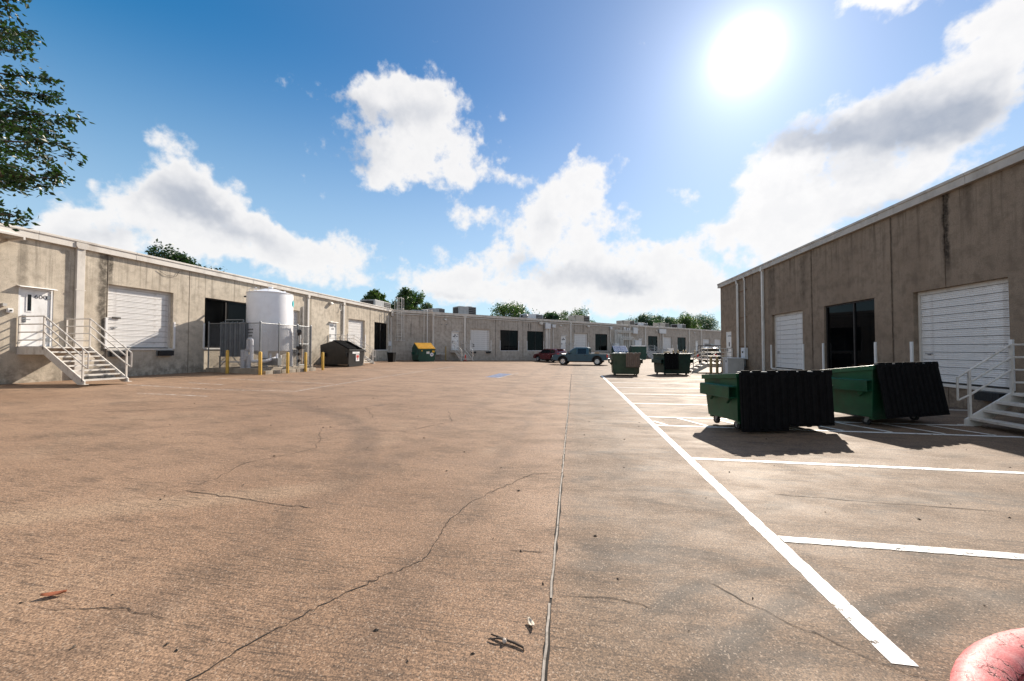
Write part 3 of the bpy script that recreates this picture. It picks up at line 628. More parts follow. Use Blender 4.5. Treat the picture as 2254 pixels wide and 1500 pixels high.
MB().cyl((-27.3, -.1, 6.1), (-27.3, -.16, 6.35), .07, 8, .04).build('weatherhead', pipew, RB); MB().cyl((-26.2, -.08, 6.15), (-26.2, -.14, 6.35), .06, 8, .04).build('weatherhead', pipew, RB)
for z in (5.5, 3.75, 1.85): MB().box(-27.4, -26.0, -.03, -.012, z, z+.045).build('strut', pmat('rusty_strut_%d' % int(z*10), (.16, .08, .04), .8), RB)
em = MB().box(-26.5, -25.95, -.22, -.02, 1.05, 1.78).build('meter_box', boxw, RB, bevel=.01); MB().cyl((-26.2, -.27, 1.5), (-26.2, -.22, 1.5), .06, 12).build('dial', cglass, em)
conduit(RB, bent([(-26.2, -.12, 1.06), (-26.2, -.12, .6), (-26.7, -.35, .25), (-27.0, -.5, .1)], .2), .06, grey)
MB().box(-14.28, -14.12, -.03, .0, 0, 3.7).build('edge_angle', trim, RB) if False else None
for q in range(3): MB().box(-18.0+q*.3, -17.75+q*.3, .5+q*.2, .9+q*.2, .45, .95+.1*q).build('stored_carton', cardb, RB)

# ---- grey building across the end of the yard
u_ = Vector((.689, .725, 0)).normalized(); n_ = Vector((u_.y, -u_.x, 0)); P0 = Vector((-19.2, 37.0, 0))
def bw(s, d, z=0): p = P0+u_*s+n_*d; return (p.x, p.y, z)
BA = math.atan2(u_.y, u_.x)
BB = empty('warehouse_building', P0, BA, 'long shaded grey concrete warehouse closing the far end of the lot', 'building')
opsB = [(7.2, 8.15, 1.58, 3.74), (9.8, 12.72, 1.52, 4.18), (14.26, 17.2, 1.5, 4.17), (18.75, 21.7, 1.5, 4.17), (25.2, 26.22, 1.5, 3.68), (28.0, 31.05, 1.45, 4.12), (32.8, 35.8, 1.42, 4.13), (44.45, 45.4, 1.33, 3.55), (47.35, 50.45, 1.3, 4.1), (52.4, 55.45, 1.22, 4.07), (57.5, 60.7, 1.2, 4.05), (64.7, 65.75, 1.2, 3.4), (67.85, 71.05, 1.15, 3.95), (73.2, 76.4, 1.15, 3.97)]
panel_wall(BB, [.02, 4.55, 9.2, 13.47, 17.98, 22.6, 27.4, 31.5, 36.3, 41.3, 46.0, 51.3, 56.5, 61.5, 66.3, 72.28, 78, 84, 90], -.2, 5.68, opsB, wallB)
fascia(BB, .2, 90, 5.66, 5.94, 6.1); shell(BB, .3, 90, 20, 5.9, wallB)
mk3 = [(0, .32, .22, .12), (-.12, .5, .34, .1), (.25, .5, .16, .1), (0, .7, .14, .06)]
man_door(BB, *opsB[0], marks=mk3); overhead_door(BB, *opsB[1], n=10); window(BB, *opsB[2], [15.7], guards=True); window(BB, *opsB[3], [20.25], guards=True)
MB().box(10.2, 10.4, .13, .142, 2.15, 2.28).build('lettering', mark, BB); MB().box(10.16, 10.44, .13, .142, 1.98, 2.06).build('lettering', mark, BB)
man_door(BB, *opsB[4], marks=[(0, .34, .26, .1), (0, .52, .62, .12), (-.1, .72, .08, .05)]); overhead_door(BB, *opsB[5], n=10); window(BB, *opsB[6], [34.2])
man_door(BB, *opsB[7], marks=[(0, .3, .16, .16)]); window(BB, *opsB[8], [48.9]); overhead_door(BB, *opsB[9], n=10); window(BB, *opsB[10], [59.1], guards=True)
man_door(BB, *opsB[11]); overhead_door(BB, *opsB[12], n=9); overhead_door(BB, *opsB[13], n=9)
for x, wd in ((4.8, .24), (8.95, .28), (22.35, .5), (27.15, .2), (41.75, .3), (46.4, .2), (61.9, .28), (66.9, .28)): downspout(BB, x, wd, .1, 5.72, head=wd < .4)
conduit(BB, bent([(.3, -.06, 5.5), (20.9, -.06, 5.48), (36.4, -.06, 5.4), (38.6, -.06, 5.4), (39.2, -.06, 5.3), (39.2, -.06, 2.5)], .4), .045)
for x, z, a, b, m_ in ((21.1, 5.33, .55, .42, trim), (22.35, 4.95, 1.0, .78, boxw), (23.5, 5.0, .6, .45, boxw), (30.95, 5.25, .42, .3, trim), (36.42, 5.15, .45, .42, boxw), (51.75, 5.05, 2.2, .86, boxw), (43.1, 4.94, 1.2, 1.08, boxw), (40.0, 5.3, .4, .3, boxw)):
    MB().box(x-a/2, x+a/2, -.36, -.13, z-b/2, z+b/2).build('junction_box', m_, BB, bevel=.012)
for x in (22.0, 22.7): conduit(BB, [(x, -.2, 4.6), (x, -.2, 1.0)], .07)
conduit(BB, [(23.5, -.1, 4.8), (23.5, -.1, 1.4)], .06); conduit(BB, bent([(36.42, -.1, 5.0), (36.42, -.1, 2.9), (36.9, -.1, 2.2), (36.9, -.1, 1.2)], .25), .07)
MB().box(37.15, 38.3, -.5, -.02, .6, 2.65).build('electrical_panel', boxw, BB, bevel=.012); MB().box(37.0, 38.4, -.6, -.01, -.05, .6).build('plinth', padm, BB)
for k in range(3): conduit(BB, bent([(37.5+k*.22, -.2, 2.6), (37.5+k*.22, -.2, 4.86-k*.17), (42.6, -.2, 4.86-k*.17)], .42), .06)
for k in range(3): conduit(BB, bent([(38.85+k*.24, -.34, 1.2), (38.85+k*.24, -.34, 3.72-k*.2), (42.55-k*.24, -.34, 3.72-k*.2), (42.55-k*.24, -.34, 1.6)], .42), .065)
for k in range(5): conduit(BB, [(39.4+k*.52, -.09, 5.3-.12*(k % 2)), (39.4+k*.52, -.09, 1.0)], .055)
for k, x in enumerate((40.3, 41.0, 41.5)): MB().box(x-.14, x+.14, -.17, -.02, 4.95, 5.32).build('junction_box', boxw, BB)
MB().box(38.3, 39.6, -.08, -.02, 2.6, 4.3).build('backing_plate', grey, BB)
MB().box(43.0, 44.15, -.3, -.02, 2.2, 3.25).build('electrical_panel', boxw, BB, bevel=.012); MB().box(42.6, 43.7, -.45, -.02, .5, 1.9).build('electrical_panel', boxw, BB, bevel=.012)
MB().box(42.2, 42.55, -.46, -.3, 1.2, 1.75).build('meter_box', coil, BB); MB().box(43.85, 44.2, -.3, -.02, 1.3, 1.9).build('meter_box', grey, BB)
for x in (51.2, 51.9): conduit(BB, [(x, -.2, 4.65), (x, -.2, .6)], .12 if x > 51.5 else .05)
for s in (6.35, 25.0, 43.95): wall_pack(BB, s, 5.15)
for s in (63.9, 49.9): wall_pack(BB, s, 5.2)
for s, z in ((5.9, 4.55), (6.5, 4.55)): MB().cyl((s, -.09, z), (s, -.01, z), .06, 8).build('anchor', galv, BB)

# ================================================================ STEEL STAIRS (local +y = away from the wall)
def stairs(loc, rz, x0, x1, h, dep, going, n, label, mat=steel, group=None, foot=True, toprail=1.06):
    root = empty('steel_staircase', loc, rz, label, 'staircase', group)
    rise = h/(n+1); W = x1-x0; yb = dep+going*n
    MB().box(x0, x1, .004, dep, h-.05, h).build('landing', mat, root, bevel=.004)
    MB().box(x0-.012, x0+.03, .004, dep, h-.27, h+.01).box(x1-.03, x1+.012, .004, dep, h-.27, h+.01).box(x0+.03, x1-.03, .004, .05, h-.27, h-.05).build('landing_frame', mat, root)
    for x in (x0-.012, x1-.03):
        p = [(dep, h+.01), (dep, h-.26), (dep+.05, h-.3), (yb-.16, .0), (yb+.12, .0), (yb+.12, rise*.75)]
        MB().prism(p, x, x+.042, 'x').build('stringer', mat, root, bevel=.004)
        if foot: MB().box(x-.04, x+.09, yb-.0, yb+.2, 0, .02).build('foot_plate', mat, root)
    for i in range(1, n+1):
        z = h-rise*i; y = dep+going*(i-1)
        MB().box(x0+.032, x1-.032, y+.0, y+going+.05, z-.03, z).box(x0+.032, x1-.032, y+going+.02, y+going+.05, z-.05, z-.03).build('tread', mat, root)
    s = h/(going*n+.0)*((n)/(n+1)); 
    for x in (x0+.01, x1-.01):
        r = MB()
        for k in range(4): r.cyl((x, .05, h+toprail*(.22+.26*k)), (x, dep-.03, h+toprail*(.22+.26*k)), .022, 8)
        ye = yb+.02
        for k in (1, 2, 3):
            z0 = h+toprail*(.22+.26*k); dz = (h-rise)/(going*n)*(ye-dep)
            y2 = ye+(.22 if k == 3 else 0); d2 = (h-rise)/(going*n)*(y2-dep)
            r.cyl((x, dep-.03, z0), (x, y2, z0-d2), .022, 8)
        zt = h+toprail-(h-rise)/(going*n)*(ye+.22-dep); zl = h+toprail*.48-(h-rise)/(going*n)*(ye-dep)
        r.cyl((x, ye+.22, zt), (x, ye+.22, zl-.12), .02, 8); r.cyl((x, ye+.22, zl-.12), (x, ye, zl), .02, 8)
        rr = r.build('railing', mat, root, smooth=True)
        zt2 = h+toprail-(h-rise)/(going*n)*(ye-dep)
        for y, za, zb in ((.05, h-.02, h+toprail), (dep-.03, h-.1, h+toprail), (ye, .1, zt2)):
            MB().box(x-.022, x+.022, y-.022, y+.022, za, zb).build('post', mat, rr)
    return root
gl = .5
stairs((-19.2, 0, gl), R(-90), -11.28, -10.02, 1.28, 1.2, .238, 7, 'beige steel stairs with pipe rails up to the door marked 600')
stairs((-19.2, 0, gl), R(-90), -28.35, -26.75, 1.28, 1.25, .235, 7, 'beige steel stairs behind the black dumpster at the tan warehouse')
stairs((11, 0, 0), R(90), 8.55, 9.86, .735, 1.58, .245, 3, 'beige steel stairs beside the tall dock door and second green dumpster')
stairs((11, 0, 0), R(90), 28.25, 29.55, .68, 1.7, .30, 3, 'beige steel stairs behind the tan bollards and grey cabinet')
b1 = bw(8.05, 0); gA = .36
stairs((b1[0], b1[1], gA), BA+math.pi, -.45, 1.0, 1.2, 1.1, .22, 7, 'grey steel stairs with an orange cone at their foot')
b1 = bw(25.9, 0); stairs((b1[0], b1[1], .15), BA+math.pi, -.5, .85, 1.35, 1.1, .22, 7, 'steel stairs behind the slate blue pickup at the grey warehouse')
b1 = bw(46.3, 0)
root = stairs((b1[0], b1[1], 0), BA+math.pi, -1.2, 1.9, 1.3, 1.2, .24, 6, 'wide white steel landing and stairs near the row of tan bollards', white)
for x in (1.75, .5, -1.1): MB().box(x-.05, x+.05, 1.05, 1.15, 0, 1.05).build('leg', white, root)

# ================================================================ CAGED ROOF LADDER AND GAS RISERS (local +x along wall, -y outward)
lad = empty('roof_ladder', P0, BA, 'pale caged steel ladder rising to the roof above the yellow lidded dumpster', 'ladder')
for x in (.62, 1.08): MB().box(x-.02, x+.02, -.24, -.19, 2.55, 7.0).build('rail', pipew, lad)
rg_ = MB().cyl((.62, -.215, 0), (1.08, -.215, 0), .014, 6).mesh('rung')
for i in range(14): place('rung', rg_, pipew, lad, loc=(0, 0, 2.75+i*.3))
for i, z in enumerate((2.62, 3.75, 4.9, 6.0, 7.1)):
    rr = .42 if i else .55
    pts = [(.85+rr*math.cos(a), -.22-.05-rr*.95*(math.sin(a)), z) for a in [math.pi*k/12 for k in range(13)]]
    m = MB(); m.tube(pts, .02, 6); m.build('hoop', pipew, lad, smooth=True)
for a in (20, 60, 90, 120, 160):
    a = R(a); f = lambda r, z: (.85+r*math.cos(a), -.27-r*.95*math.sin(a), z)
    MB().tube([f(.55, 2.62), f(.42, 3.75), f(.42, 7.1)], .015, 5).build('cage_bar', pipew, lad)
for x in (.62, 1.08): MB().tube(bent([(x, -.21, 6.9), (x, -.21, 7.3), (x-.05, .5, 7.3), (x-.05, .5, 5.95)], .15), .02, 6).build('grab_rail', pipew, lad, smooth=True)
for z in (3.0, 4.4, 5.6): MB().box(.55, 1.15, -.2, -.004, z, z+.04).build('bracket', pipew, lad)
gas = empty('gas_manifold', P0, BA, 'white and tan gas riser pipes on a low rack beside the yellow lidded dumpster', 'pipes')
for x, r, z0, mt in ((3.62, .03, 1.5, pipew), (4.02, .06, 1.5, pipew), (4.24, .025, 1.4, pipet), (4.38, .025, 1.4, pipet), (4.5, .025, 1.4, pipet), (4.63, .025, 1.4, pipet)):
    MB().tube(bent([(x, -.25, z0), (x, -.25, 6.12), (x+.05, .6, 6.2)], .15), r, 7).build('riser', mt, gas, smooth=True)
MB().tube([(2.6, -.3, 1.5), (4.2, -.3, 1.5)], .05, 7).build('header_pipe', pipew, gas, smooth=True)
for k in range(5):
    mt = MB().cyl((4.2+k*.16, -.34, 1.42), (4.2+k*.16, -.2, 1.42), .07, 10).box(4.14+k*.16, 4.26+k*.16, -.36, -.2, 1.2, 1.36).build('gas_meter', grey, gas)
MB().box(2.4, 6.1, -.75, -.15, 1.1, 1.17).build('rack_shelf', trim, gas)
for x in (3.0, 4.3, 5.5): MB().box(x-.03, x+.03, -.7, -.64, .33, 1.1).build('rack_leg', galv, gas)
MB().box(6.0, 6.12, -.8, -.68, .3, 2.0).build('rack_post', bolt_, gas)

# ================================================================ TANK YARD
TZ = .41
pad = MB().prism([(-19.16, 16.75), (-15.92, 16.75), (-15.72, 20.5), (-19.16, 20.5)], TZ-.12, TZ+.3, 'z').build('equipment_pad', padm, bevel=.02)
tag(pad, 'stained concrete pad under the white tank', 'pad')
for k in range(7):
    t = k/7; x = -15.78+.17*t; blk = MB().box(0, .18, 0, .46, 0, .2).build('kerb_block', padm, pad, bevel=.01); blk.location = (x-.06+.12, 16.75+t*3.6, TZ-.03); blk.rotation_euler = (0, 0, R(-3))
PZ = TZ+.3
TX, TY, TR = -17.1, 18.7, 1.13
tank = empty('storage_tank', (TX, TY, PZ), 0, 'tall white vertical tank on legs inside the chain link fence', 'tank')
z0t, z1t = .9, 4.1
MB().lathe([(.12, .55), (.5, .62), (TR*.98, z0t-.02), (TR, z0t), (TR, z1t-.06), (TR-.02, z1t), (TR+.012, z1t+.012), (TR+.012, z1t+.04), (TR-.03, z1t+.05), (.35, z1t+.28), (.3, z1t+.3), (0.001, z1t+.31)], 64).build('shell', tankw, tank, smooth=True)
MB().lathe([(TR+.006, z0t+.0), (TR+.006, z0t+.1)], 64).build('skirt_band', tankw, tank)
MB().cyl((0, 0, z1t+.28), (0, 0, z1t+.42), .12, 16).build('manway', tankw, tank, smooth=True)
for a in (-150, -60, 20, 110):
    a = R(a); c, s = math.cos(a), math.sin(a); M = Matrix.Translation((c*(TR-.06), s*(TR-.06), 0)) @ Matrix.Rotation(a, 4, 'Z')
    MB().prism([(-.17, 0), (.17, 0), (.17, 1.75), (.1, 1.95), (-.1, 1.95), (-.17, 1.75)], -.02, .1, 'x', M).build('leg', tankw, tank, bevel=.02)
lp = MB(); pts = [((TR-.1)*math.cos(R(a)), (TR-.1)*math.sin(R(a)), z1t+.2) for a in range(-150, -20, 8)]
lp.tube(pts, .018, 6)
for p in pts[::4]: lp.cyl(p, (p[0], p[1], z1t), .014, 5)
lp.build('top_rail', steel, tank, smooth=True)
for a in (-110, 70): 
    a = R(a); M = Matrix.Translation(((TR-.35)*math.cos(a), (TR-.35)*math.sin(a), z1t+.12)) @ Matrix.Rotation(a+R(90), 4, 'Z')
    MB().tube([(.1*math.cos(R(q)), 0, .1*math.sin(R(q))+.08) for q in range(-40, 221, 20)], .02, 6, M).build('lifting_eye', tankw, tank, smooth=True)
MB().cyl((-TR-.02, -.3, z1t-.12), (-TR-.25, -.35, z1t-.12), .05, 8).build('vent_stub', coil, tank)
a = R(30); M = Matrix.Rotation(a, 4, 'Z') @ Matrix.Translation((TR+.004, 0, 3.62)) @ Matrix.Rotation(R(90), 4, 'Y')
MB().cyl((0, 0, 0), (0, 0, .004), .2, 24, M=M).build('round_logo', cyan, tank)
for i, wd in enumerate((.42, .36, .26)):
    for j in range(3):
        aa = R(-98)+(-.5+.36*j)*wd/TR; M = Matrix.Rotation(aa, 4, 'Z') @ Matrix.Translation((TR, 0, 2.05-i*.17)); ww = wd*.26/2
        MB().box(-.002, .006, -ww, ww, -.04, .04, M).build('lettering', mark, tank)
# pipework under and beside the tank
vp = empty('valve_assembly', (TX+1.25, TY+.75, PZ), 0, 'brass and black valves with thin pipes on the tank side near the fence gate', 'valves')
for x, y, z0, z1, r in ((0, 0, .25, 2.0, .025), (.12, .1, .1, 1.6, .03), (-.1, .2, .3, 1.2, .02)): MB().cyl((x, y, z0), (x, y, z1), r, 8).build('pipe', pipet, vp, smooth=True)
for z in (.3, .7, 1.0, 1.85):
    MB().cyl((.0, -.1, z), (.22, -.14, z+.02), .06, 10).cyl((.1, -.12, z-.09), (.1, -.12, z+.09), .03, 8).build('valve', coil, vp)
MB().box(-.05, .35, -.2, .1, 1.0, 1.15).build('control_box', coil, vp); MB().cyl((.12, -.12, 1.95), (.2, -.25, 2.02), .12, 12).build('gauge', coil, vp)
fp = empty('frosted_pipework', (-16.85, 17.05, PZ), 0, 'white insulated pipe loop in front of the tank behind the corner bollard', 'pipes')
MB().tube(bent([(-.55, .1, .45), (-.2, .05, .45), (-.2, .05, .95), (-.05, .02, .95), (-.05, .02, 1.5), (.22, -.05, 1.5), (.22, -.05, .35), (.8, .2, .35), (.9, .8, .5)], .1), .085, 10).build('pipe_loop', frost, fp, smooth=True)
MB().cyl((-.42, .1, 0), (-.42, .1, .95), .13, 12).cyl((-.1, .12, 0), (-.1, .12, .7), .1, 12).build('support_leg', frost, fp, smooth=True)
MB().tube([(-1.8, .15, .3), (-.4, .1, .3)], .035, 7).build('feed_pipe', frost, fp, smooth=True)
MB().box(.15, 1.3, .5, .75, .12, .5).build('base_beam', galv, fp)
for x in (.3, .75, 1.15): MB().cyl((x, .6, .5), (x, .6, .75), .05, 8).build('stub', frost, fp)
va = empty('vaporizer', (-18.05, 17.35, PZ), R(8), 'grey finned ambient vaporizer on legs beside the white tank', 'vaporizer')
for i in range(5):
    for j in range(2):
        x = -.52+i*.26; y = -.13+j*.3; m = MB()
        for q in range(8):
            a_ = math.pi*q/4; m.box(.015, .115, -.004, .004, .62, 2.42, Matrix.Translation((x, y, 0)) @ Matrix.Rotation(a_, 4, 'Z'))
        m.cyl((x, y, .6), (x, y, 2.46), .02, 8); m.build('fin_tube', finm, va)
for x in (-.6, .6):
    for y in (-.2, .25): MB().box(x-.025, x+.025, y-.025, y+.025, 0, .62).build('leg', galv, va)
for s in (-1, 1): MB().cyl((.6*s, -.22, .05), (.1*s, -.22, .58), .02, 6).build('brace', galv, va)
MB().box(-.65, .65, -.24, .28, .58, .62).build('frame', galv, va)
MB().tube([(-.5, 0, 2.46), (-.5, 0, 2.56), (.5, 0, 2.56), (.5, 0, 2.46)], .03, 6).build('header', finm, va, smooth=True)
# chain link fence: framework plus woven wire
fc = empty('chain_link_fence', (0, 0, PZ), 0, 'galvanised chain link fence around the white tank', 'fence')
FP = [(-19.1, 16.85), (-15.98, 16.85), (-15.9, 18.0), (-15.83, 19.3), (-15.78, 20.35), (-19.1, 20.4)]
FH = 2.34
for i, (x, y) in enumerate(FP):
    r = .045 if i in (1, 3, 4) else .032
    MB().cyl((x, y, -.02), (x, y, FH+.05), r, 10).lathe([(r+.008, FH+.05), (r*.7, FH+.1), (.001, FH+.12)], 10, c=(x, y)).build('post', galv, fc, smooth=True)
for (a, b) in zip(FP[:-1], FP[1:]):
    if a == FP[3]: continue
    MB().cyl((*a, FH), (*b, FH), .022, 8).build('top_rail', galv, fc, smooth=True)
def mesh_panel(a, b, z0, z1, sp=.075, wr=.0042):
    m = MB(); L = math.dist(a, b); dx, dy = (b[0]-a[0])/L, (b[1]-a[1])/L; hh = z1-z0
    k = -int(hh/sp)-1
    while k*sp < L:
        for sg in (1, -1):
            t0, t1 = k*sp, k*sp+hh; q0, q1 = max(t0, 0), min(t1, L)
            if q1 > q0:
                za, zb = z0+(q0-t0), z0+(q1-t0)
                if sg < 0: za, zb = z1-(q0-t0), z1-(q1-t0)
                m.cyl((a[0]+dx*q0, a[1]+dy*q0, za), (a[0]+dx*q1, a[1]+dy*q1, zb), wr, 3, cap=False)
        k += 1
    return m
for (a, b) in zip(FP[:-1], FP[1:]):
    if a == FP[3]: continue
    o = mesh_panel(a, b, .04, FH).build('wire_mesh', galv, fc, kind='stuff', fix=False)
gt = empty('fence_gate', (FP[3][0], FP[3][1], PZ), 0, 'open framed chain link gate leaf with a small dark sign', 'gate')
ga = (0.01, .06); gb = (.02, .98)
for p in (ga, gb): MB().cyl((*p, .06), (*p, FH), .022, 8).build('stile', galv, gt, smooth=True)
for z in (.06, FH*.55, FH): MB().cyl((*ga, z), (*gb, z), .02, 8).build('rail', galv, gt, smooth=True)
mesh_panel(ga, gb, .06, FH).build('wire_mesh', galv, gt, kind='stuff', fix=False)
MB().box(.03, .04, .1, .6, 1.02, 1.26).build('sign_plate', coil, gt)
# bollards
def bollard(x, y, h, r, mat, label, z=None, lean=0, group=None):
    z = gz(x) if z is None else z
    o = MB().lathe([(r, -.02), (r, h-r*.55), (r*.82, h-r*.22), (r*.45, h-.01), (.001, h)], 18).build('bollard', mat, smooth=True)
    o.location = (x, y, z); o.rotation_euler = (lean, lean*.5, 0); return tag(o, label, 'bollard', group)
GB = 'yellow bollards around the tank pad'
bollard(-17.5, 16.45, 1.2, .072, boly, 'yellow bollard in front of the finned vaporizer', group=GB)
bollard(-15.62, 16.5, 1.18, .078, boly, 'yellow bollard at the corner post of the tank fence', group=GB, lean=R(1))
bollard(-15.3, 17.95, 1.15, .072, boly, 'yellow bollard in front of the right leg of the white tank', group=GB)
bollard(-15.36, 19.4, 1.13, .072, boly, 'yellow bollard in front of the fence gate hinge post', group=GB)
bollard(-15.4, 20.95, 1.12, .072, boly, 'yellow bollard just past the fence gate beside the black dumpster', group=GB)
for x, lb in ((9.35, 'tan bollard farthest from the grey cabinet, by the stair foot'), (9.75, 'middle of the three tan bollards before the stair landing'), (10.15, 'tan bollard closest to the grey electrical cabinet')):
    bollard(x, 27.7, 1.22, .085, bolt_, lb, z=0, group='tan bollards by the grey cabinet')
for s, d, lb in ((50.2, 3.2, 'tan bollard standing against the white transformer box'), (52.2, 3.0, 'tan bollard in front of the left jamb of the far dock door'), (54.3, 2.9, 'tan bollard of a close pair before the far white dock door'), (55.2, 2.9, 'tan bollard of a close pair before the far white dock door'), (58.6, 2.9, 'lone tan bollard in front of the far black window')):
    p = bw(s, d); bollard(p[0], p[1], 1.5, .13, bolt_, lb, z=0, group='tan bollards along the grey warehouse')
# electrical cabinet by the brown building
cb = empty('electrical_cabinet', (10.25, 26.3, 0), 0, 'waist high grey electrical cabinet against the brown warehouse', 'cabinet')
MB().box(-.5, .45, -.45, .45, .06, 1.08).build('body', grey, cb, bevel=.015); MB().box(-.54, .48, -.49, .49, 1.08, 1.14).build('lid', boxw, cb, bevel=.015); MB().box(-.6, .55, -.6, .6, -.02, .06).build('base', padm, cb)
MB().box(-.515, -.5, -.4, -.0, .12, 1.04).build('door_panel', boxw, cb); MB().box(-.525, -.515, -.25, -.12, .85, .98).build('warning_label', mark, cb)
# transformer boxes and cream locker by the far bollards
def plainbox(name, s, d, w_, dp, h, mat, label, cat):
    p = bw(s, d); o = empty(name, (p[0], p[1], 0), BA, label, cat)
    MB().box(-w_/2, w_/2, -dp/2, dp/2, .08, h-.06).build('body', mat, o, bevel=.02); MB().box(-w_/2-.04, w_/2+.04, -dp/2-.04, dp/2+.04, h-.06, h).build('lid', mat, o, bevel=.02); MB().box(-w_/2-.08, w_/2+.08, -dp/2-.08, dp/2+.08, -.02, .08).build('base', padm, o)
    for x in (-.25, .25): MB().box(w_*x-w_*.22, w_*x+w_*.22, -dp/2-.012, -dp/2, .16, h-.14).build('door_panel', mat, o)
plainbox('transformer', 50.6, 1.9, 1.7, 1.3, 1.75, white, 'white transformer box beside the white landing stairs', 'transformer')
plainbox('transformer', 48.6, 2.9, .9, .7, 1.25, cream, 'small cream utility box standing before the white transformer', 'utility box')
plainbox('transformer', 26.4, 2.6, .95, .8, 1.2, boxw, 'pale utility box between the red car and the pickup hood', 'utility box')
# orange cone
cn = empty('traffic_cone', bw(7.75, 2.3, .35), BA, 'small orange cone at the foot of the grey steel stairs', 'cone')
MB().box(-.19, .19, -.19, .19, 0, .03).build('base', orange, cn); MB().lathe([(.15, .03), (.14, .06), (.045, .7), (.02, .72), (.001, .72)], 16).build('cone', orange, cn, smooth=True)
# black bin in the corner
tb = empty('trash_can', (-17.35, 33.6, gz(-17.35)), 0, 'black square trash can in the corner left of the yellow lidded dumpster', 'trash can')
MB().add([(-.26,-.26,.02),(.26,-.26,.02),(.26,.26,.02),(-.26,.26,.02),(-.32,-.32,.86),(.32,-.32,.86),(.32,.32,.86),(-.32,.32,.86)], [(0,3,2,1),(4,5,6,7),(0,1,5,4),(1,2,6,5),(2,3,7,6),(3,0,4,7)]).build('body', plastic, tb, bevel=.03)
MB().box(-.34, .34, -.34, .34, .86, .93).build('lid', plastic, tb, bevel=.03)
for sx in (-.2, .2): MB().cyl((sx, .3, .08), (sx+.04, .3, .08), .08, 12).build('wheel', tyre, tb)

# ================================================================ DUMPSTERS
def lid_mesh(L, W, ribs, th=.03):
    # ribbed lid: length L along -z from the hinge, width W along x, face toward -y
    m = MB(); m.box(0, W, 0, .02, -L, 0)
    st = W/ribs
    for i in range(ribs):
        a = i*st+st*.16; b = (i+1)*st-st*.16
        m.prism([(a, .0), (a+.02, -th), (b-.02, -th), (b, .0)], -L+.05, -.06, 'z')
    m.box(0, W, -.012, .034, -L-.0, -L+.045); m.box(0, .03, -.012, .034, -L+.045, -.0); m.box(W-.03, W, -.012, .034, -L+.045, -.0)
    return m
def caster(root, x, y, z, flip=0):
    c = MB().box(x-.07, x+.07, y-.07, y+.07, z-.02, z).prism([(y-.05, z-.02), (y+.05, z-.02), (y+.07, z-.12), (y+.02, z-.12)], x-.045, x-.035, 'x').prism([(y-.05, z-.02), (y+.05, z-.02), (y+.07, z-.12), (y+.02, z-.12)], x+.035, x+.045, 'x').build('caster', galv, root)
    M = Matrix.Translation((x, y+.045, z-.11))
    MB().cyl((-.03, 0, 0), (.03, 0, 0), .085, 18, M=M).build('wheel', tyre, c, bevel=.01)
    MB().cyl((-.034, 0, 0), (.034, 0, 0), .035, 10, M=M).build('hub', galv, c)
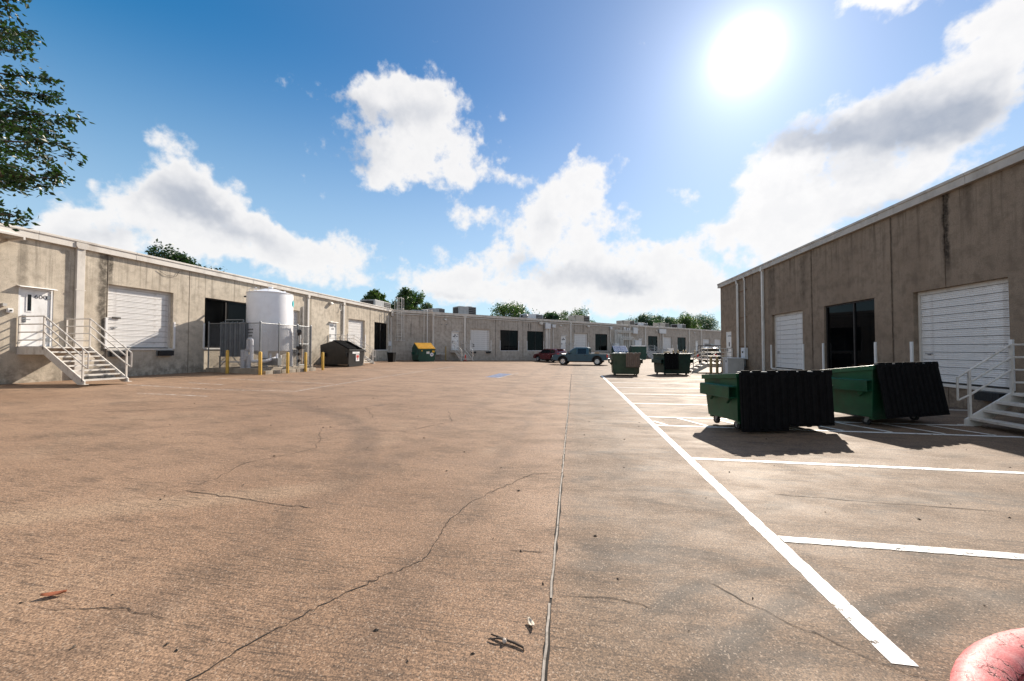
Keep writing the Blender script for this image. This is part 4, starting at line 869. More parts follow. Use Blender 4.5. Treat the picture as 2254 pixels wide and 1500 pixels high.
def box_dumpster(name, loc, rz, W, D, H, z0, bodym, lidm, lids, label, pocketm=None, ribs=6, drop=0, junk=False):
    root = empty(name, loc, rz, label, 'dumpster'); pocketm = pocketm or bodym
    x0, x1, yf, yb = -W/2, W/2, -D/2, D/2; t = .025
    q = .06
    o = [(x0+q, yf+q, z0), (x1-q, yf+q, z0), (x1-q, yb-q, z0), (x0+q, yb-q, z0), (x0, yf, H), (x1, yf, H), (x1, yb, H-drop), (x0, yb, H-drop)]
    i_ = [(x0+q+t, yf+q+t, z0+t), (x1-q-t, yf+q+t, z0+t), (x1-q-t, yb-q-t, z0+t), (x0+q+t, yb-q-t, z0+t), (x0+t, yf+t, H), (x1-t, yf+t, H), (x1-t, yb-t, H-drop), (x0+t, yb-t, H-drop)]
    f = [(0,3,2,1), (0,1,5,4), (1,2,6,5), (2,3,7,6), (3,0,4,7), (8,9,10,11), (8,12,13,9), (9,13,14,10), (10,14,15,11), (11,15,12,8), (4,5,13,12), (5,6,14,13), (6,7,15,14), (7,4,12,15)]
    MB().add(o+i_, f).build('body', bodym, root, bevel=.008, fix=False)
    rm = MB()
    sp_ = [(yf-.03, H-.09), (yf-.03, H+.01), (yb+.03, H+.01-drop), (yb+.03, H-.09-drop)]; rm.prism(sp_, x0-.04, x0, 'x').prism(sp_, x1, x1+.04, 'x').box(x0, x1, yf-.03, yf-.002, H-.07, H+.01).box(x0, x1, yb+.002, yb+.03, H-.07-drop, H+.01-drop)
    rm.build('rim', bodym, root, bevel=.008)
    for s in (-1, 1):
        xa = x0 if s < 0 else x1; zc = z0+(H-z0)*.62
        p = MB(); a, b = (xa-.17, xa+.02) if s < 0 else (xa-.02, xa+.17)
        p.box(a, b, yf+.02, yb-.1, zc+.09, zc+.11).box(a, b, yf+.02, yb-.1, zc-.13, zc-.11).box(*((a, a+.02) if s < 0 else (b-.02, b)), yf+.02, yb-.1, zc-.11, zc+.09)
        p.prism([(yf+.12, zc-.13), (yf+.34, zc-.13), (yf+.23, zc-.26)], xa-.07 if s < 0 else xa+.0, xa-.0 if s < 0 else xa+.07, 'x').prism([(yb-.4, zc-.13), (yb-.2, zc-.13), (yb-.3, zc-.24)], xa-.07 if s < 0 else xa+.0, xa-.0 if s < 0 else xa+.07, 'x')
        pk = p.build('fork_pocket', pocketm, root, bevel=.006)
        MB().box(a+.005, b-.005, yf+.025, yb-.105, zc+.112, zc+.116).build('worn_edge', teal if bodym is green else pocketm, pk)
    for x in (x0+.2, x1-.2):
        for y in (yf+.2, yb-.2): caster(root, x, y, z0)
    for y in (yf+.1, yb-.1): MB().box(x0+.1, x1-.1, y-.04, y+.04, z0-.05, z0-.003).build('skid', bodym, root)
    # hinge bar along the front edge and the lids thrown over it
    MB().cyl((x0-.03, yf-.05, H+.03), (x1+.03, yf-.05, H+.03), .014, 8).build('hinge_bar', galv, root, smooth=True)
    for (xa, wd, L, tilt) in lids:
        l = lid_mesh(L, wd, ribs).build('lid', lidm, root, bevel=.008, seg=1); l.location = (xa, yf-.085, H+.02); l.rotation_euler = (R(-tilt), 0, 0)
        for k in (.06, .3, .62, .86):
            MB().box(wd*k, wd*k+.16, -.02, .09, -.07, .05).build('knuckle', lidm, l, bevel=.015)
    if junk:
        for k in range(7):
            jb = MB().lathe([(.001, -.08), (.1, -.05), (.12, 0), (.07, .05), (.001, .07)], 9).build('trash_bag', stick_w, root, smooth=True); jb.location = (x0+.15+k*.14, -.1+.1*(k % 2), H+.0); jb.rotation_euler = (k, k*2., k)
    return root
def at(fx, fy, rz, W, D): # centre of a bin from its front-left corner
    c, s = math.cos(rz), math.sin(rz); return (fx+c*W/2-s*D/2, fy+s*W/2+c*D/2, gz(fx))
a_ = R(16.5); box_dumpster('dumpster', at(3.25, 8.2, a_, 2.06, 1.05), a_, 2.06, 1.05, 1.2, .22, green, plastic, [(-1.03, 1.03, 1.17, 2.5), (.005, 1.03, 1.09, 3)], 'green dumpster with black lids hanging straight down beside the white line', drop=.1)
a_ = R(26.5); box_dumpster('dumpster', at(6.42, 9.3, a_, 2.08, 1.3), a_, 2.08, 1.3, 1.34, .2, green, plastic, [(-1.04, 1.035, 1.14, 8), (.003, 1.035, 1.16, 9)], 'green dumpster with black lids flaring out by the tall dock door', drop=.2)
a_ = R(0); box_dumpster('dumpster', (3.3, 25.3, 0), R(-1), 1.72, 1.25, 1.40, .14, olive, brown, [(-.02, .86, .88, 1)], 'olive dumpster with one brown lid hanging and white bags on top', ribs=7, junk=True)
a_ = R(17); box_dumpster('dumpster', at(5.75, 25.5, a_, 1.92, 1.35), a_, 1.92, 1.35, 1.38, .14, dkgreen, plastic, [(-.95, .96, 1.02, 3)], 'dark green dumpster with one black lid hanging over its front left half')
def slope_dumpster(loc, rz, W, D, hf, hr, hb, yr, bodym, lidm, label, lid_open=False, ribs=7):
    root = empty('dumpster', loc, rz, label, 'dumpster'); yf, yb = -D/2, D/2; x0, x1 = -W/2, W/2
    prof = [(yf+.05, .16), (yf, hf), (yr, hr), (yb, hb), (yb-.05, .16)]
    for x in (x0, x1-.03): MB().prism(prof, x, x+.03, 'x').build('side_wall', bodym, root, bevel=.006)
    MB().prism([(yf+.05, .16), (yf, hf), (yf+.03, hf), (yf+.08, .16)], x0+.03, x1-.03, 'x').build('front_wall', bodym, root)
    MB().prism([(yb-.05, .16), (yb, hb), (yb-.03, hb), (yb-.08, .16)], x0+.03, x1-.03, 'x').build('back_wall', bodym, root)
    MB().box(x0+.03, x1-.03, yf+.08, yb-.08, .16, .19).build('floor', bodym, root); MB().prism([(yr, hr), (yb, hb), (yb, hb-.03), (yr, hr-.03)], x0+.03, x1-.03, 'x').build('rear_deck', bodym, root)
    MB().box(x0-.03, x1+.03, yf-.05, yf-.002, hf-.1, hf+.0).build('rim', bodym, root, bevel=.008)
    for s in (-1, 1):
        xa = x0 if s < 0 else x1; zc = .85
        a, b = (xa-.16, xa+.0) if s < 0 else (xa-.0, xa+.16)
        MB().box(a, b, yf+.1, yf+.35, zc-.14, zc+.14).build('fork_pocket', bodym, root, bevel=.008)
        MB().box(min(a, b), max(a, b), yb-.5, yb-.25, zc-.14, zc+.14).build('fork_pocket', bodym, root, bevel=.008)
    for y in (yf+.12, yb-.12): MB().box(x0+.1, x1-.1, y-.06, y+.06, .0, .16).build('skid', bodym, root)
    L = math.hypot(yr-yf, hr-hf)+.06; ang = math.atan2(hr-hf, yr-yf)
    for k, xa in enumerate((x0-.02, .01)):
        l = lid_mesh(L, W/2+.01, ribs, .05).build('lid', lidm, root, bevel=.008, seg=1)
        l.location = (xa, yr+.02, hr+.05); l.rotation_euler = (R(90)+ang-math.pi, 0, 0) if False else (-(math.pi/2-ang), 0, 0)
        if lid_open and k == 1: l.location = (xa, yr+.06, hr+.04); l.rotation_euler = (R(58), 0, 0)
    return root
def sticker(root, x, y, z, w_, h_, mat, t=.004, name='label'): return MB().box(x-w_/2, x+w_/2, y-t, y, z-h_/2, z+h_/2).build(name, mat, root)
def wm(root, x, y, z, s):
    sticker(root, x, y, z, s, s*.86, stick_w)
    Mx = lambda xx, zz: Matrix.Translation((xx, y-.007, zz)) @ Matrix.Rotation(R(90), 4, 'X')
    text('lettering', 'W', s*.4, stick_g, root, Mx(x-s*.17, z+s*.2), 1.1); text('lettering', 'M', s*.4, stick_y, root, Mx(x+s*.2, z+s*.2), 1.1)
    sticker(root, x, y-.004, z-s*.08, s*.8, s*.05, grey, .003); sticker(root, x, y-.004, z-s*.24, s*.8, s*.06, grey, .003)
def recycle(root, x, y, z, r):
    M = Matrix.Translation((x, y-.004, z)) @ Matrix.Rotation(R(90), 4, 'X')
    d = MB().cyl((0, 0, 0), (0, 0, .004), r, 28, M=M).build('round_label', stick_w, root)
    for k in range(3):
        Mk = M @ Matrix.Translation((0, 0, .006)) @ Matrix.Rotation(R(120*k), 4, 'Z')
        q = r*.62
        MB().prism([(-q*.62, -q*.62), (q*.2, -q*.62), (q*.2, -q*.85), (q*.62, -q*.45), (q*.2, -q*.05), (q*.2, -q*.28), (-q*.38, -q*.28)], 0, .003, 'z', Mk).build('arrow', stick_b, d)
# black sloped bin by the tan warehouse: front looks east
F_ = slope_dumpster((-17.0, 25.35, gz(-17)), R(88), 1.85, 2.35, 1.22, 1.86, 1.55, .1, blackp, plastic, 'black sloped dumpster with white stickers in front of the stairs', lid_open=True)
sticker(F_, -.1, -1.182, 1.0, .85, .16, stick_w); sticker(F_, .1, -1.172, .62, .42, .5, stick_w); sticker(F_, .1, -1.178, .72, .3, .18, stick_r, .003); sticker(F_, .1, -1.178, .55, .07, .18, stick_r, .003)
rzG = BA
pg = bw(2.75, 2.15); G_ = slope_dumpster((pg[0], pg[1], .4), rzG, 1.85, 1.75, 1.3, 1.92, 1.45, .25, bgreen, yell, 'dark green dumpster with corrugated yellow lids and a recycling sticker')
wm(G_, .12, -.86, .95, .34); recycle(G_, .55, -.85, .72, .2); sticker(G_, .72, -.875, 1.05, .26, .2, stick_y); sticker(G_, -.55, -.875, 1.12, .14, .12, stick_y)
pe = bw(39.4, 3.2); E_ = slope_dumpster((pe[0], pe[1], 0), R(5), 2.3, 1.9, 2.1, 2.2, 1.9, .3, bgreen, whitecar, 'tall green dumpster with white lids in front of the electrical conduits')
wm(E_, .1, -.9, 1.35, .5); sticker(E_, .75, -.93, 1.85, .45, .3, stick_y); sticker(E_, -.95, -.93, 1.95, .2, .18, stick_y)
ph = bw(35.0, 3.0); H_ = slope_dumpster((ph[0], ph[1], 0), R(8), 2.1, 1.9, 1.25, 2.15, 1.7, .5, bgreen, bluep, 'green dumpster with corrugated blue lids behind the pickup tailgate')
sticker(H_, .2, -.93, 1.0, .4, .14, stick_w)

# ================================================================ VEHICLES (local x forward, z up, origin on the ground)
def wheel(root, x, y, r, wd, side, rim=alloy, spokes=6):
    w_ = MB().lathe([(r*.62, -wd/2), (r*.9, -wd/2), (r, -wd*.32), (r, wd*.32), (r*.9, wd/2), (r*.62, wd/2)], 28, Matrix.Translation((x, y, r)) @ Matrix.Rotation(R(90), 4, 'X')).build('wheel', tyre, root, smooth=True)
    M = Matrix.Translation((x, y, r)) @ Matrix.Rotation(R(90), 4, 'X')
    so = -side*wd*.42
    MB().lathe([(r*.64, -wd/2+.01), (r*.6, -wd*.3), (r*.6, wd*.3), (r*.64, wd/2-.01)], 28, M).lathe([(r*.001, so*.5), (r*.6, so*.5)], 28, M).build('rim', rim, w_, smooth=True)
    sp = MB()
    for k in range(spokes): sp.box(r*.1, r*.6, -.035, .035, min(so*.75, so*.95), max(so*.75, so*.95), M @ Matrix.Rotation(2*math.pi*k/spokes, 4, 'Z'))
    sp.cyl((0, 0, so*.5), (0, 0, so*1.02), r*.17, 14, M=M).build('spokes', rim, w_)
    MB().lathe([(r*.001, so*.44), (r*.58, so*.44)], 24, M).build('brake_shadow', coil, w_)
def arch(poly_x, r, zc, n=9): return [(poly_x+r*math.cos(a), zc+r*math.sin(a)) for a in [math.pi-math.pi*k/n for k in range(n+1)]]
def loft(secs):
    # secs: list of (x, [(y,z)...]) half outlines, mirrored
    m = MB(); n = None
    for x, h in secs:
        full = h+[(-y, z) for y, z in reversed(h)]
        n = len(full); m.v += [(x, y, z) for y, z in full]
    k = len(secs)
    for i in range(k-1):
        for j in range(n): m.f.append((i*n+j, i*n+(j+1) % n, (i+1)*n+(j+1) % n, (i+1)*n+j))
    m.f += [tuple(range(n)), tuple(range(k*n-1, (k-1)*n-1, -1))]
    return m
def sidebody(root, lower, W, mat, name='body', bev=.05):
    return MB().prism(lower, -W/2, W/2, 'y').build(name, mat, root, bevel=bev, seg=3, smooth=True)
def pane_side(root, pts, y, mat, tilt=.0, name='window'):
    # pts (x,z) ; y at z of the belt, leaning inwards by tilt per metre
    z0 = min(p[1] for p in pts); m = MB()
    for s in (-1, 1):
        m2 = MB(); vs = [(px, s*(y-(pz-z0)*tilt), pz) for px, pz in pts]; vi = [(px, s*(y-.02-(pz-z0)*tilt), pz) for px, pz in pts]; n = len(pts)
        m2.add(vs+vi, [tuple(range(n)), tuple(range(2*n-1, n-1, -1))]+[(i, (i+1) % n, (i+1) % n+n, i+n) for i in range(n)])
        m2.build(name, mat, root)
def pickup(loc, rz, bodym, label, rack=False, glassm=cglass2, crew=True):
    o = empty('parked_pickup', loc, rz, label, 'pickup truck'); r = .4; xf, xr = 1.82, -1.82
    low = [(2.9, .55), (2.95, .62), (2.95, .82), (2.88, 1.02), (2.72, 1.1), (1.42, 1.16), (-.98, 1.16), (-.98, 1.18), (-2.86, 1.18), (-2.9, 1.1), (-2.86, .62), (-2.8, .55)]
    low += list(reversed(arch(xr, .5, .48)))[::-1]+[(xr+.5, .42), (xf-.5, .42)]+arch(xf, .5, .48)
    sidebody(o, low, 1.96, bodym, 'body', .045)
    MB().box(-2.78, -1.05, -.82, .82, .75, 1.183).build('bed_liner', coil, o)
    cab = loft([(1.52, [(.9, 1.12), (.88, 1.16), (.86, 1.17)]), (.72, [(.93, 1.1), (.76, 1.74), (.66, 1.79)]), (.4, [(.95, 1.1), (.74, 1.84), (.62, 1.89)]), (-.72, [(.95, 1.1), (.74, 1.85), (.62, 1.9)]), (-.96, [(.95, 1.1), (.76, 1.78), (.64, 1.83)])])
    cab.build('cab', bodym, o, smooth=True, bevel=.02)
    MB().quad((1.44, -.8, 1.215), (1.44, .8, 1.215), (.74, .66, 1.765), (.74, -.66, 1.765)).build('windscreen', cglass, o, fix=False)
    MB().quad((-.985, .66, 1.22), (-.985, -.66, 1.22), (-.975, -.6, 1.72), (-.975, .6, 1.72)).build('rear_window', cglass, o, fix=False)
    pane_side(o, [(1.2, 1.2), (.35, 1.2), (.35, 1.74), (.66, 1.7)], .953, glassm, .28)
    pane_side(o, [(.22, 1.2), (-.68, 1.2), (-.66, 1.74), (.22, 1.75)], .955, cglass, .28)
    for s in (-1, 1):
        MB().box(.27, .285, s*.98-.004, s*.98+.004, .58, 1.15).build('door_gap', coil, o); MB().box(-.78, -.765, s*.98-.004, s*.98+.004, .62, 1.15).build('door_gap', coil, o); MB().box(1.28, 1.295, s*.98-.004, s*.98+.004, .58, 1.12).build('door_gap', coil, o)
        for x in (.36, -.66): MB().box(x, x+.18, s*.985-.012, s*.985+.012, 1.0, 1.045).build('handle', coil, o)
        MB().box(1.02, 1.2, min(s*.98, s*1.16), max(s*.98, s*1.16), 1.18, 1.38).build('mirror', coil, o, bevel=.03)
        MB().box(-2.93, -2.78, min(s*.8, s*.985), max(s*.8, s*.985), .82, 1.14).build('tail_lamp', redl, o, bevel=.015)
        MB().box(2.78, 2.965, min(s*.66, s*.97), max(s*.66, s*.97), .8, 1.0).build('headlight', lampw, o, bevel=.02)
        for x in (xf, xr):
            wheel(o, x, s*.83, r, .26, s)
            MB().tube([(x+.52*math.cos(a), s*.985, .47+.52*math.sin(a)) for a in [math.pi*k/10 for k in range(11)]], .04, 6).build('wheel_arch', coil, o, smooth=True)
        MB().box(-1.3, 1.28, s*.985-.006, s*.985+.006, .72, .76).build('side_moulding', bodym, o)
    MB().box(2.86, 3.05, -.92, .92, .45, .68).build('front_bumper', coil, o, bevel=.04); MB().box(2.9, 2.975, -.62, .62, .72, 1.0).build('grille', coil, o, bevel=.02)
    MB().box(-3.05, -2.86, -.94, .94, .5, .7).build('rear_bumper', chrome, o, bevel=.04); MB().box(-2.925, -2.9, -.78, .78, .75, 1.16).build('tailgate', bodym, o, bevel=.02)
    MB().box(-2.4, 2.4, -.5, .5, .3, .45).box(xr-.49, xr+.49, -.66, .66, .45, .97).box(xf-.49, xf+.49, -.66, .66, .45, .97).build('chassis', coil, o)
    if rack:
        for x in (-2.7, -1.1, 1.3):
            MB().tube(bent([(x, -.95, 1.15), (x, -.9, 2.08), (x, .9, 2.08), (x, .95, 1.15)], .12), .035, 7).build('ladder_rack', coil, o, smooth=True)
        for y in (-.85, .85): MB().tube([(-2.8, y, 2.12), (1.5, y, 2.12)], .03, 6).build('rack_rail', coil, o, smooth=True)
        MB().box(-2.3, -.2, -.3, .3, 2.12, 2.3).build('ladder', galv, o)
    return o
pt = pickup((.78, 41.1, 0), math.pi-R(11), tealcar, 'slate blue crew cab pickup truck parked across the lot')
MB().box(-1.5, -1.15, -.75, .75, 1.15, 1.32).build('tool_box', alloy, pt, bevel=.02)
crt = empty('carton', (2.35, 40.75, .76), .2, 'brown carton in the bed of the slate blue pickup', 'carton'); MB().box(-.3, .3, -.25, .25, 0, .58).build('box', cardb, crt); MB().box(-.3, .3, -.03, .03, .58, .584).build('tape', stick_y, crt)
def suv(loc, rz, bodym, label):
    o = empty('parked_car', loc, rz, label, 'car'); r = .37; xf, xr = 1.42, -1.4
    low = [(2.3, .42), (2.38, .6), (2.3, .85), (2.1, .98), (1.3, 1.08), (-2.2, 1.12), (-2.36, 1.0), (-2.36, .6), (-2.25, .42)]
    low += arch(xr, .44, .42)+[(xr+.44, .32), (xf-.44, .32)]+arch(xf, .44, .42)
    sidebody(o, low, 1.9, bodym, 'body', .06)
    cab = loft([(1.35, [(.86, 1.0), (.84, 1.06), (.8, 1.08)]), (.55, [(.92, 1.05), (.72, 1.58), (.6, 1.63)]), (-.1, [(.93, 1.05), (.7, 1.66), (.56, 1.7)]), (-1.3, [(.93, 1.05), (.7, 1.64), (.56, 1.68)]), (-1.95, [(.92, 1.05), (.72, 1.5), (.6, 1.58)]), (-2.22, [(.88, 1.05), (.84, 1.12), (.8, 1.14)])])
    cab.build('cabin', bodym, o, smooth=True, bevel=.02)
    MB().quad((1.26, -.76, 1.13), (1.26, .76, 1.13), (.58, .6, 1.6), (.58, -.6, 1.6)).build('windscreen', cglass, o, fix=False)
    MB().quad((-2.2, .72, 1.17), (-2.2, -.72, 1.17), (-1.975, -.62, 1.53), (-1.975, .62, 1.53)).build('rear_window', cglass, o, fix=False)
    MB().box(-2.15, -1.75, -.6, .6, 1.61, 1.66).build('spoiler', bodym, o, bevel=.02)
    pane_side(o, [(1.0, 1.13), (.15, 1.13), (.15, 1.56), (.5, 1.54)], .925, cglass, .34)
    pane_side(o, [(.08, 1.13), (-.85, 1.13), (-.85, 1.57), (.08, 1.57)], .925, cglass, .34); pane_side(o, [(-.95, 1.13), (-1.75, 1.17), (-1.6, 1.48), (-.95, 1.56)], .925, cglass, .34)
    for s in (-1, 1):
        for x in (xf, xr): wheel(o, x, s*.82, r, .23, s, chrome)
        MB().box(-2.37, -2.18, min(s*.62, s*.95), max(s*.62, s*.95), .86, 1.08).build('tail_lamp', redl, o, bevel=.02); MB().box(2.1, 2.36, min(s*.6, s*.92), max(s*.6, s*.92), .76, .9).build('headlight', lampw, o, bevel=.02)
        MB().box(.9, 1.06, min(s*.94, s*1.1), max(s*.94, s*1.1), 1.1, 1.24).build('mirror', bodym, o, bevel=.03)
        for x in (.2, -.8): MB().box(x, x+.16, s*.955-.012, s*.955+.012, .93, .965).build('handle', chrome, o)
    MB().box(xr-.42, xr+.42, -.66, .66, .3, .84).box(xf-.42, xf+.42, -.66, .66, .3, .84).box(xr+.42, xf-.42, -.6, .6, .22, .34).build('underbody', coil, o)
    MB().box(-2.42, -2.3, -.85, .85, .42, .62).build('rear_bumper', bodym, o, bevel=.05); MB().box(-2.378, -2.36, -.26, .26, .78, .9).build('number_plate', stick_w, o); MB().box(2.3, 2.4, -.7, .7, .45, .75).build('grille', coil, o, bevel=.03)
    return o
ps = bw(19.4, 3.9); suv((ps[0], ps[1], .06), math.atan2(-n_.y, -n_.x), red, 'dark red compact crossover nosed up to the grey warehouse')
pickup((15.9, 46.9, 0), R(62), darkcar, 'black pickup with a pipe ladder rack behind the far stairs', rack=True)
pickup((17.9, 45.9, 0), R(-75), whitecar, 'white pickup beside the black pickup behind the far stairs')

# ================================================================ ROOF UNITS
def roof_unit(name, p, rz, w_, d_, h, mat, label, fan=True, cowl=False):
    o = empty(name, p, rz, label, 'roof unit')
    MB().box(-w_/2-.06, w_/2+.06, -d_/2-.06, d_/2+.06, 0, .16).build('curb', galv, o)
    MB().box(-w_/2, w_/2, -d_/2, d_/2, .16, h).build('cabinet', mat, o, bevel=.02)
    MB().box(-w_*.46, w_*.02, -d_/2-.015, -d_/2-.002, .28, h-.1).build('access_panel', mat, o); MB().box(w_*.06, w_*.47, -d_/2-.015, -d_/2-.002, .25, h-.08).build('coil_guard', coil, o)
    MB().box(-w_/2-.015, -w_/2-.002, -d_*.4, d_*.4, .28, h-.12).build('coil_guard', coil, o)
    for k in range(4): MB().box(w_*.06, w_*.47, -d_/2-.03, -d_/2-.016, .3+(h-.45)*k/3.5, .34+(h-.45)*k/3.5).build('guard_bar', mat, o)
    MB().cyl((w_*.25, 0, h), (w_*.25, 0, h+.1), min(w_, d_)*.3, 18).build('fan_ring', galv, o)
    if cowl: MB().prism([(-d_*.3, h*.95), (d_*.3, h*.95), (d_*.3, h*.5), (-d_*.5, h*.35)], -w_/2-.5, -w_/2-.016, 'x').build('intake_hood', mat, o)
    return o
RZ = 5.9
for i, (s0, s1, zt, sb, mat, lb, cw) in enumerate(((6.5, 8.3, 6.85, 4, hvac, 'small grey roof unit behind the gas risers', False), (9.8, 12.4, 7.25, 3, hvac, 'tall dark grey roof unit with a coil panel above the grey steel stairs', False), (22.6, 26.2, 7.15, 5, hvacw, 'wide pale grey roof unit above the red car', False), (32.3, 36.3, 7.4, 4, hvacb, 'beige hooded roof unit above the blue lidded dumpster', True), (44.8, 49.8, 7.15, 4, hvacb, 'brown hooded roof unit above the electrical conduits', True), (51.7, 54.9, 7.0, 5, hvacw, 'low pale roof unit between the two brown hooded roof units', False), (57.4, 61.8, 7.2, 4, hvacb, 'beige roof unit over the far dark window of the grey warehouse', True), (66, 70.7, 7.35, 5, hvac, 'white and grey roof unit toward the hidden end of the grey warehouse', False))):
    p = bw((s0+s1)/2, -sb-.8, RZ); roof_unit('roof_unit', p, BA, min(s1-s0, 3.4), 1.7, zt-RZ, mat, lb, cowl=cw)
for s, d, lb in ((4.6, -3, 'flat low roof vent behind the gas riser tops'), (29.5, -5, 'low dark roof vent beside the trees'), (38, -6, 'low roof vent near the beige hooded unit'), (63.5, -5, 'low grey roof vent far along the roof')):
    p = bw(s, d, RZ); o = empty('roof_vent', p, BA, lb, 'vent'); MB().box(-1.1, 1.1, -.5, .5, 0, .3).build('curb', hvac, o, bevel=.02); MB().box(-1.2, 1.2, -.6, .6, .3, .42).build('cap', galv, o, bevel=.02)
pv = bw(21.7, -4, RZ); o = empty('roof_vent', pv, BA, 'round turbine vent beside the wide pale roof unit', 'vent'); MB().cyl((0, 0, 0), (0, 0, .5), .2, 14).build('neck', galv, o); MB().lathe([(.2, .5), (.38, .6), (.42, .8), (.3, 1.0), (.001, 1.08)], 16).build('turbine', galv, o, smooth=True)
roof_unit('roof_unit', (-22.6, 39.9, 5.95), R(90), 3.6, 1.8, 1.25, hvac, 'long grey roof unit above the inside corner near the caged ladder')

# ================================================================ RED KERBED ISLAND
def kerb():
    prof = [(-.09, 0), (-.088, .12), (-.066, .146), (-.035, .16), (.035, .162), (.066, .15), (.088, .12), (.09, .0)]
    cx_, cy_, rr = 2.9, 1.09, 1.455; path = [(cx_-rr, -3.0), (cx_-rr, -.3), (cx_-rr, .7)]+[(cx_+rr*math.cos(a), cy_+rr*math.sin(a)) for a in [math.pi-math.pi/2*k/18 for k in range(19)]]+[(3.8, cy_+rr), (8, cy_+rr+.0)]
    m = MB(); k = len(path); n = len(prof)
    for i, p in enumerate(path):
        d = (Vector(path[min(i+1, k-1)])-Vector(path[max(i-1, 0)])).normalized(); nn = Vector((-d.y, d.x))
        for o_, z in prof: m.v.append((p[0]+nn.x*o_, p[1]+nn.y*o_, z))
    for i in range(k-1):
        for j in range(n-1): m.f.append((i*n+j, (i+1)*n+j, (i+1)*n+j+1, i*n+j+1))
    m.f += [tuple(range(n)), tuple(range(k*n-1, (k-1)*n-1, -1))]
    o = m.build('kerb', redp, smooth=True); tag(o, 'curved kerb with peeling faded red paint by the end of the white line', 'kerb')
    inner = [(cx_-rr+.08, -3), *[(cx_+(rr-.08)*math.cos(a), cy_+(rr-.08)*math.sin(a)) for a in [math.pi-math.pi/2*q/12 for q in range(13)]], (8, cy_+rr-.08), (8, -3)]
    s = MB(); s.v = [(x, y, .05) for x, y in inner]; s.f = [tuple(range(len(inner)))]; b = s.build('planting_bed', mulch, kind='structure'); 
kerb()

# ================================================================ TREES
def leafmesh(pts, size, rnd, up=.3):
    v = []; f = []
    for p in pts:
        d = Vector((rnd.gauss(0, 1), rnd.gauss(0, 1), rnd.gauss(0, .6)-.1)).normalized(); s = Vector((rnd.gauss(0, 1), rnd.gauss(0, 1), rnd.gauss(0, .7)+up)); s = (s-d*s.dot(d)).normalized(); k = size*rnd.uniform(.65, 1.3); nn = d.cross(s)
        o = len(v); a = Vector(p)
        v += [a, a+d*k*.45+s*k*.26+nn*k*.05, a+d*k, a+d*k*.45-s*k*.26+nn*k*.05]; f += [(o, o+1, o+2), (o, o+2, o+3)]
    return v, f
def tree(name, label, loc, h, rx, rz_, seed, nclump, nleaf, lsize, leafm, trunk_r=.22, zc=None, group='trees beyond the warehouses'):
    rnd = random.Random(seed); o = empty(name, loc, 0, label, 'tree', group)
    zc = h-rz_ if zc is None else zc
    tr = MB(); top = Vector((rnd.uniform(-.3, .3), rnd.uniform(-.3, .3), zc)); tr.tube([(0, 0, -.1), (top.x*.3, top.y*.3, zc*.4), (top.x*.8, top.y*.8, zc*.8), top], trunk_r, 8, radii=[trunk_r*1.3, trunk_r, trunk_r*.8, trunk_r*.55])
    pts = []; cl = []
    for i in range(nclump):
        while True:
            q = Vector((rnd.uniform(-1, 1), rnd.uniform(-1, 1), rnd.uniform(-.75, 1)))
            if .25 < q.length < 1: break
        lump = .75+.35*math.sin(3*math.atan2(q.y, q.x)+seed)*math.cos(2*q.z+seed)
        c = Vector((q.x*rx*lump, q.y*rx*lump, zc+q.z*rz_)); cl.append(c)
        cr = rnd.uniform(.16, .3)*rx
        for j in range(int(nleaf/nclump*rnd.uniform(.6, 1.5))):
            g_ = Vector((rnd.gauss(0, 1), rnd.gauss(0, 1), rnd.gauss(0, .7)))
            if g_.length > 1.75: g_ *= 1.2/g_.length
            pts.append(c+g_*cr*.66)
    for c in cl[::2]:
        b = Vector((top.x*.6, top.y*.6, zc*rnd.uniform(.55, .9))); mid = b.lerp(c, .5)+Vector((0, 0, -.05*rx)); tr.tube([b, mid, c], .05, 5, radii=[trunk_r*.4, trunk_r*.22, trunk_r*.07])
    tr.build('trunk', bark, o, smooth=True)
    v, f = leafmesh(pts, lsize, rnd); me = bpy.data.meshes.new('crown'); me.from_pydata(v, [], f); place('crown', me, leafm, o)
    return o
for i, (s0, s1, zt, sb, lm, lb) in enumerate(((3.0, 6.8, 10.9, 22, leafB, 'leafy tree directly behind the caged ladder top'), (8.6, 15.2, 12.3, 26, leafB, 'loose branched tree right of the ladder above the roof edge'), (28.8, 40.2, 11.6, 24, leafB, 'bright green tree rising behind the wide pale roof unit'), (44, 50.4, 10.4, 26, leafC, 'low tree between the pale and the beige roof units'), (52.9, 63.7, 11.9, 28, leafB, 'broad tree behind the beige hooded roof unit'), (78.1, 88.4, 11.6, 24, leafC, 'bluish tree at the start of the row behind the far roof units'), (90.6, 99.7, 12.3, 26, leafC, 'rounded bluish tree second in the row behind the far roof units'), (97, 107, 12.6, 24, leafB, 'greener tree in the middle of the row behind the far roof units'), (105, 117, 13.4, 27, leafB, 'tall green tree in the row nearer the brown warehouse corner'), (119, 133, 14.2, 28, leafC, 'dark green tree against the brown warehouse corner'))):
    p = bw((s0+s1)/2, -sb); rx = (s1-s0)/2*1.12; h = zt; 
    tree('broadleaf_tree', lb, (p[0], p[1], 0), h, rx, min(rx*.8, 4.2), 30+i*7, 52, 13000, .36, lm)
tree('broadleaf_tree', 'tree crown showing over the tan warehouse roof', (-33, 26.2, .5), 9.7, 3.0, 2.2, 91, 50, 14000, .24, leafA)
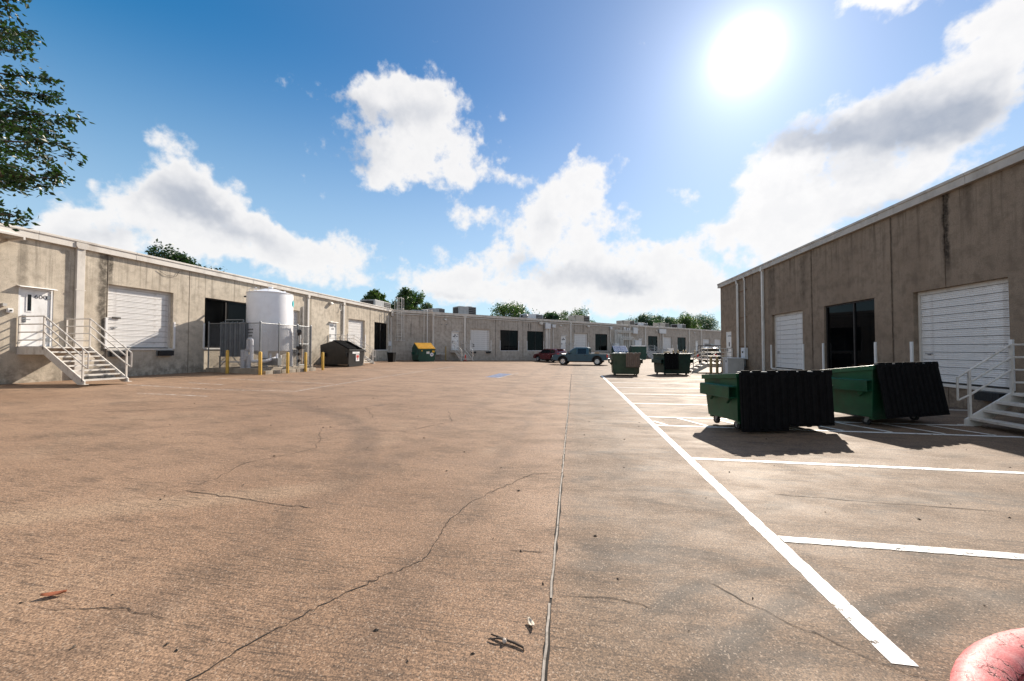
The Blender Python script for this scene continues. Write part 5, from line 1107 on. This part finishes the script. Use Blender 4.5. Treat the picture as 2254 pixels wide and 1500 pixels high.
# oak at the west edge: boughs reach into the view
def oak():
    rnd = random.Random(12); base_ = Vector((-10.6, 2.0, gz(-10.6))); o = empty('oak_tree', base_, 0, 'oak with dark glossy leaves overhanging the left end of the tan warehouse', 'tree')
    tr = MB(); tr.tube([(0, 0, -.1), (.05, .1, 1.2), (.1, .2, 2.6), (.2, .3, 4.4), (.3, .4, 6.5)], .3, 10, radii=[.42, .32, .28, .22, .1])
    tips = [(-6.07, 3.6, 4.26, 1), (-6.3, 3.74, 4.72, 1), (-5.98, 3.53, 3.78, 1.1), (-6.9, 3.63, 5.8, .8), (-7.1, 3.77, 6.4, .8), (-6.75, 3.56, 5.5, .7), (-6.3, 3.38, 3.28, .7), (-6.55, 3.3, 3.35, .8), (-6.6, 3.81, 3.95, .9), (-6.9, 3.4, 4.9, 1), (-6.8, 3.2, 4.4, 1), (-6.9, 3.3, 3.7, 1), (-7.2, 3.0, 3.4, 1), (-7.6, 3.5, 5.3, 1), (-7.8, 3.2, 6.4, 1), (-7.4, 3.0, 4.5, 1),
            (-7.0, 3.5, 4.2, 1), (-7.1, 3.6, 3.9, 1), (-7.2, 3.5, 5.0, 1), (-7.3, 3.4, 3.5, 1), (-6.75, 3.55, 4.5, 1), (-7.6, 3.9, 4.2, 1), (-7.7, 3.7, 3.8, 1)]
    for k in range(46):
        a = rnd.uniform(0, 2*math.pi); e = rnd.uniform(-.5, 1); rr = 3.4*math.sqrt(max(0, 1-.75*e*e)); tx = (-10.4+rr*math.cos(a), 2.2+rr*math.sin(a)*.95, 5.4+e*2.7, 1)
        if tx[0] > -7.6: continue
        tips.append(tx)
    pts = []
    for tx, ty, tz, dn in tips:
        if tx > -7.6: tx -= .22
        tip = Vector((tx, ty, tz))-base_; st = Vector((.15, .25, min(5.5, max(2.6, tip.z*.72)))); mid = st.lerp(tip, .55)+Vector((0, 0, .28)); tr.tube([st, st.lerp(mid, .5)+Vector((0, 0, .1)), mid, mid.lerp(tip, .55)+Vector((0, 0, .07)), tip], .05, 6, radii=[.075, .05, .03, .014, .004])
        for j in range(9):
            t = .45+.55*(j/8); c = (mid.lerp(tip, (t-.3)/.7)+Vector((0, 0, .08*(1-t)))); side = Vector((rnd.gauss(0, .5), rnd.gauss(0, .6), rnd.gauss(-.12, .32)))*(.2+.34*(1-t)); e_ = c+side
            tr.tube([c, c.lerp(e_, .6)+Vector((0, 0, .02)), e_], .006, 4, radii=[.009, .006, .002])
            for q in range(int(64*dn)):
                s_ = rnd.random(); pts.append(c.lerp(e_, s_)+Vector((rnd.gauss(0, .05), rnd.gauss(0, .05), rnd.gauss(0, .045))))
    tr.build('trunk', bark, o, smooth=True)
    v, f = leafmesh(pts, .07, rnd, .5); me = bpy.data.meshes.new('crown'); me.from_pydata(v, [], f); place('crown', me, leafA, o)
oak()

# ================================================================ SMALL THINGS ON THE GROUND
def dry_leaf(name, x, y, L, wd, rz, mat, label, curl=.35):
    m = MB(); n = 6
    for i in range(n+1):
        t = i/n; ww = wd*math.sin(math.pi*min(max(t, .04), .97))**.8; z = .004+L*curl*(t-.5)**2
        for s in (-1, 0, 1): m.v.append(((t-.5)*L, s*ww/2, z+abs(s)*wd*.25))
    for i in range(n):
        for j in range(2): m.f.append((i*3+j, (i+1)*3+j, (i+1)*3+j+1, i*3+j+1))
    o = m.build(name, mat, smooth=True, fix=False); o.location = (x, y, gz(x)+.002); o.rotation_euler = (0, 0, rz); tag(o, label, 'leaf')
    md = o.modifiers.new('thick', 'SOLIDIFY'); md.thickness = .0012
dry_leaf('fallen_leaf', -3.45, 2.0, .13, .05, .5, leafr, 'rust coloured fallen leaf on bare concrete')
dry_leaf('fallen_leaf', -.265, 2.32, .075, .035, -1.0, leafp, 'pale curled leaf beside the concrete joint', .8)
tw = empty('twig', (-.39, 2.16, 0), 0, 'dark forked twig lying near the concrete joint', 'twig')
MB().tube([(-.1, .035, .012), (-.03, .012, .014), (.05, -.008, .012), (.1, -.028, .01), (.108, -.045, .004)], .006, 6, radii=[.004, .006, .007, .006, .003]).build('stem', twigm, tw, smooth=True)
MB().tube([(-.11, .0, .008), (-.05, .002, .02), (-.01, .006, .014)], .005, 6, radii=[.003, .005, .005]).build('side_shoot', twigm, tw, smooth=True)
MB().lathe([(.001, 0), (.011, .004), (.014, .014), (.009, .024), (.001, .028)], 10, Matrix.Translation((-.012, -.004, .0))).build('acorn_cup', pmat('pale_acorn', (.5, .43, .36), .7), tw, smooth=True)
rl = random.Random(77); lit = MB()
for i in range(150):
    y = 1.6+14*rl.random()**1.7; x = rl.uniform(-1.1, 1.05)*(y+1.5); 
    if x > 8 or x < -14: continue
    k = rl.uniform(.006, .02)*(1+y*.07); a = rl.uniform(0, 6.3); c, s = math.cos(a), math.sin(a); z = gz(x)
    e = rl.uniform(.25, .6)*k
    lit.add([(x+c*k, y+s*k, z+.003), (x-s*e, y+c*e, z+.004), (x-c*k, y-s*k, z+.003), (x+s*e, y-c*e, z+.003), (x, y, z+.004+k*.45)], [(0,1,4), (1,2,4), (2,3,4), (3,0,4)])
lo = lit.build('leaf_litter', litterm, kind='stuff', fix=False); tag(lo, 'tiny dark chips of leaf and grit scattered over the concrete', 'litter')
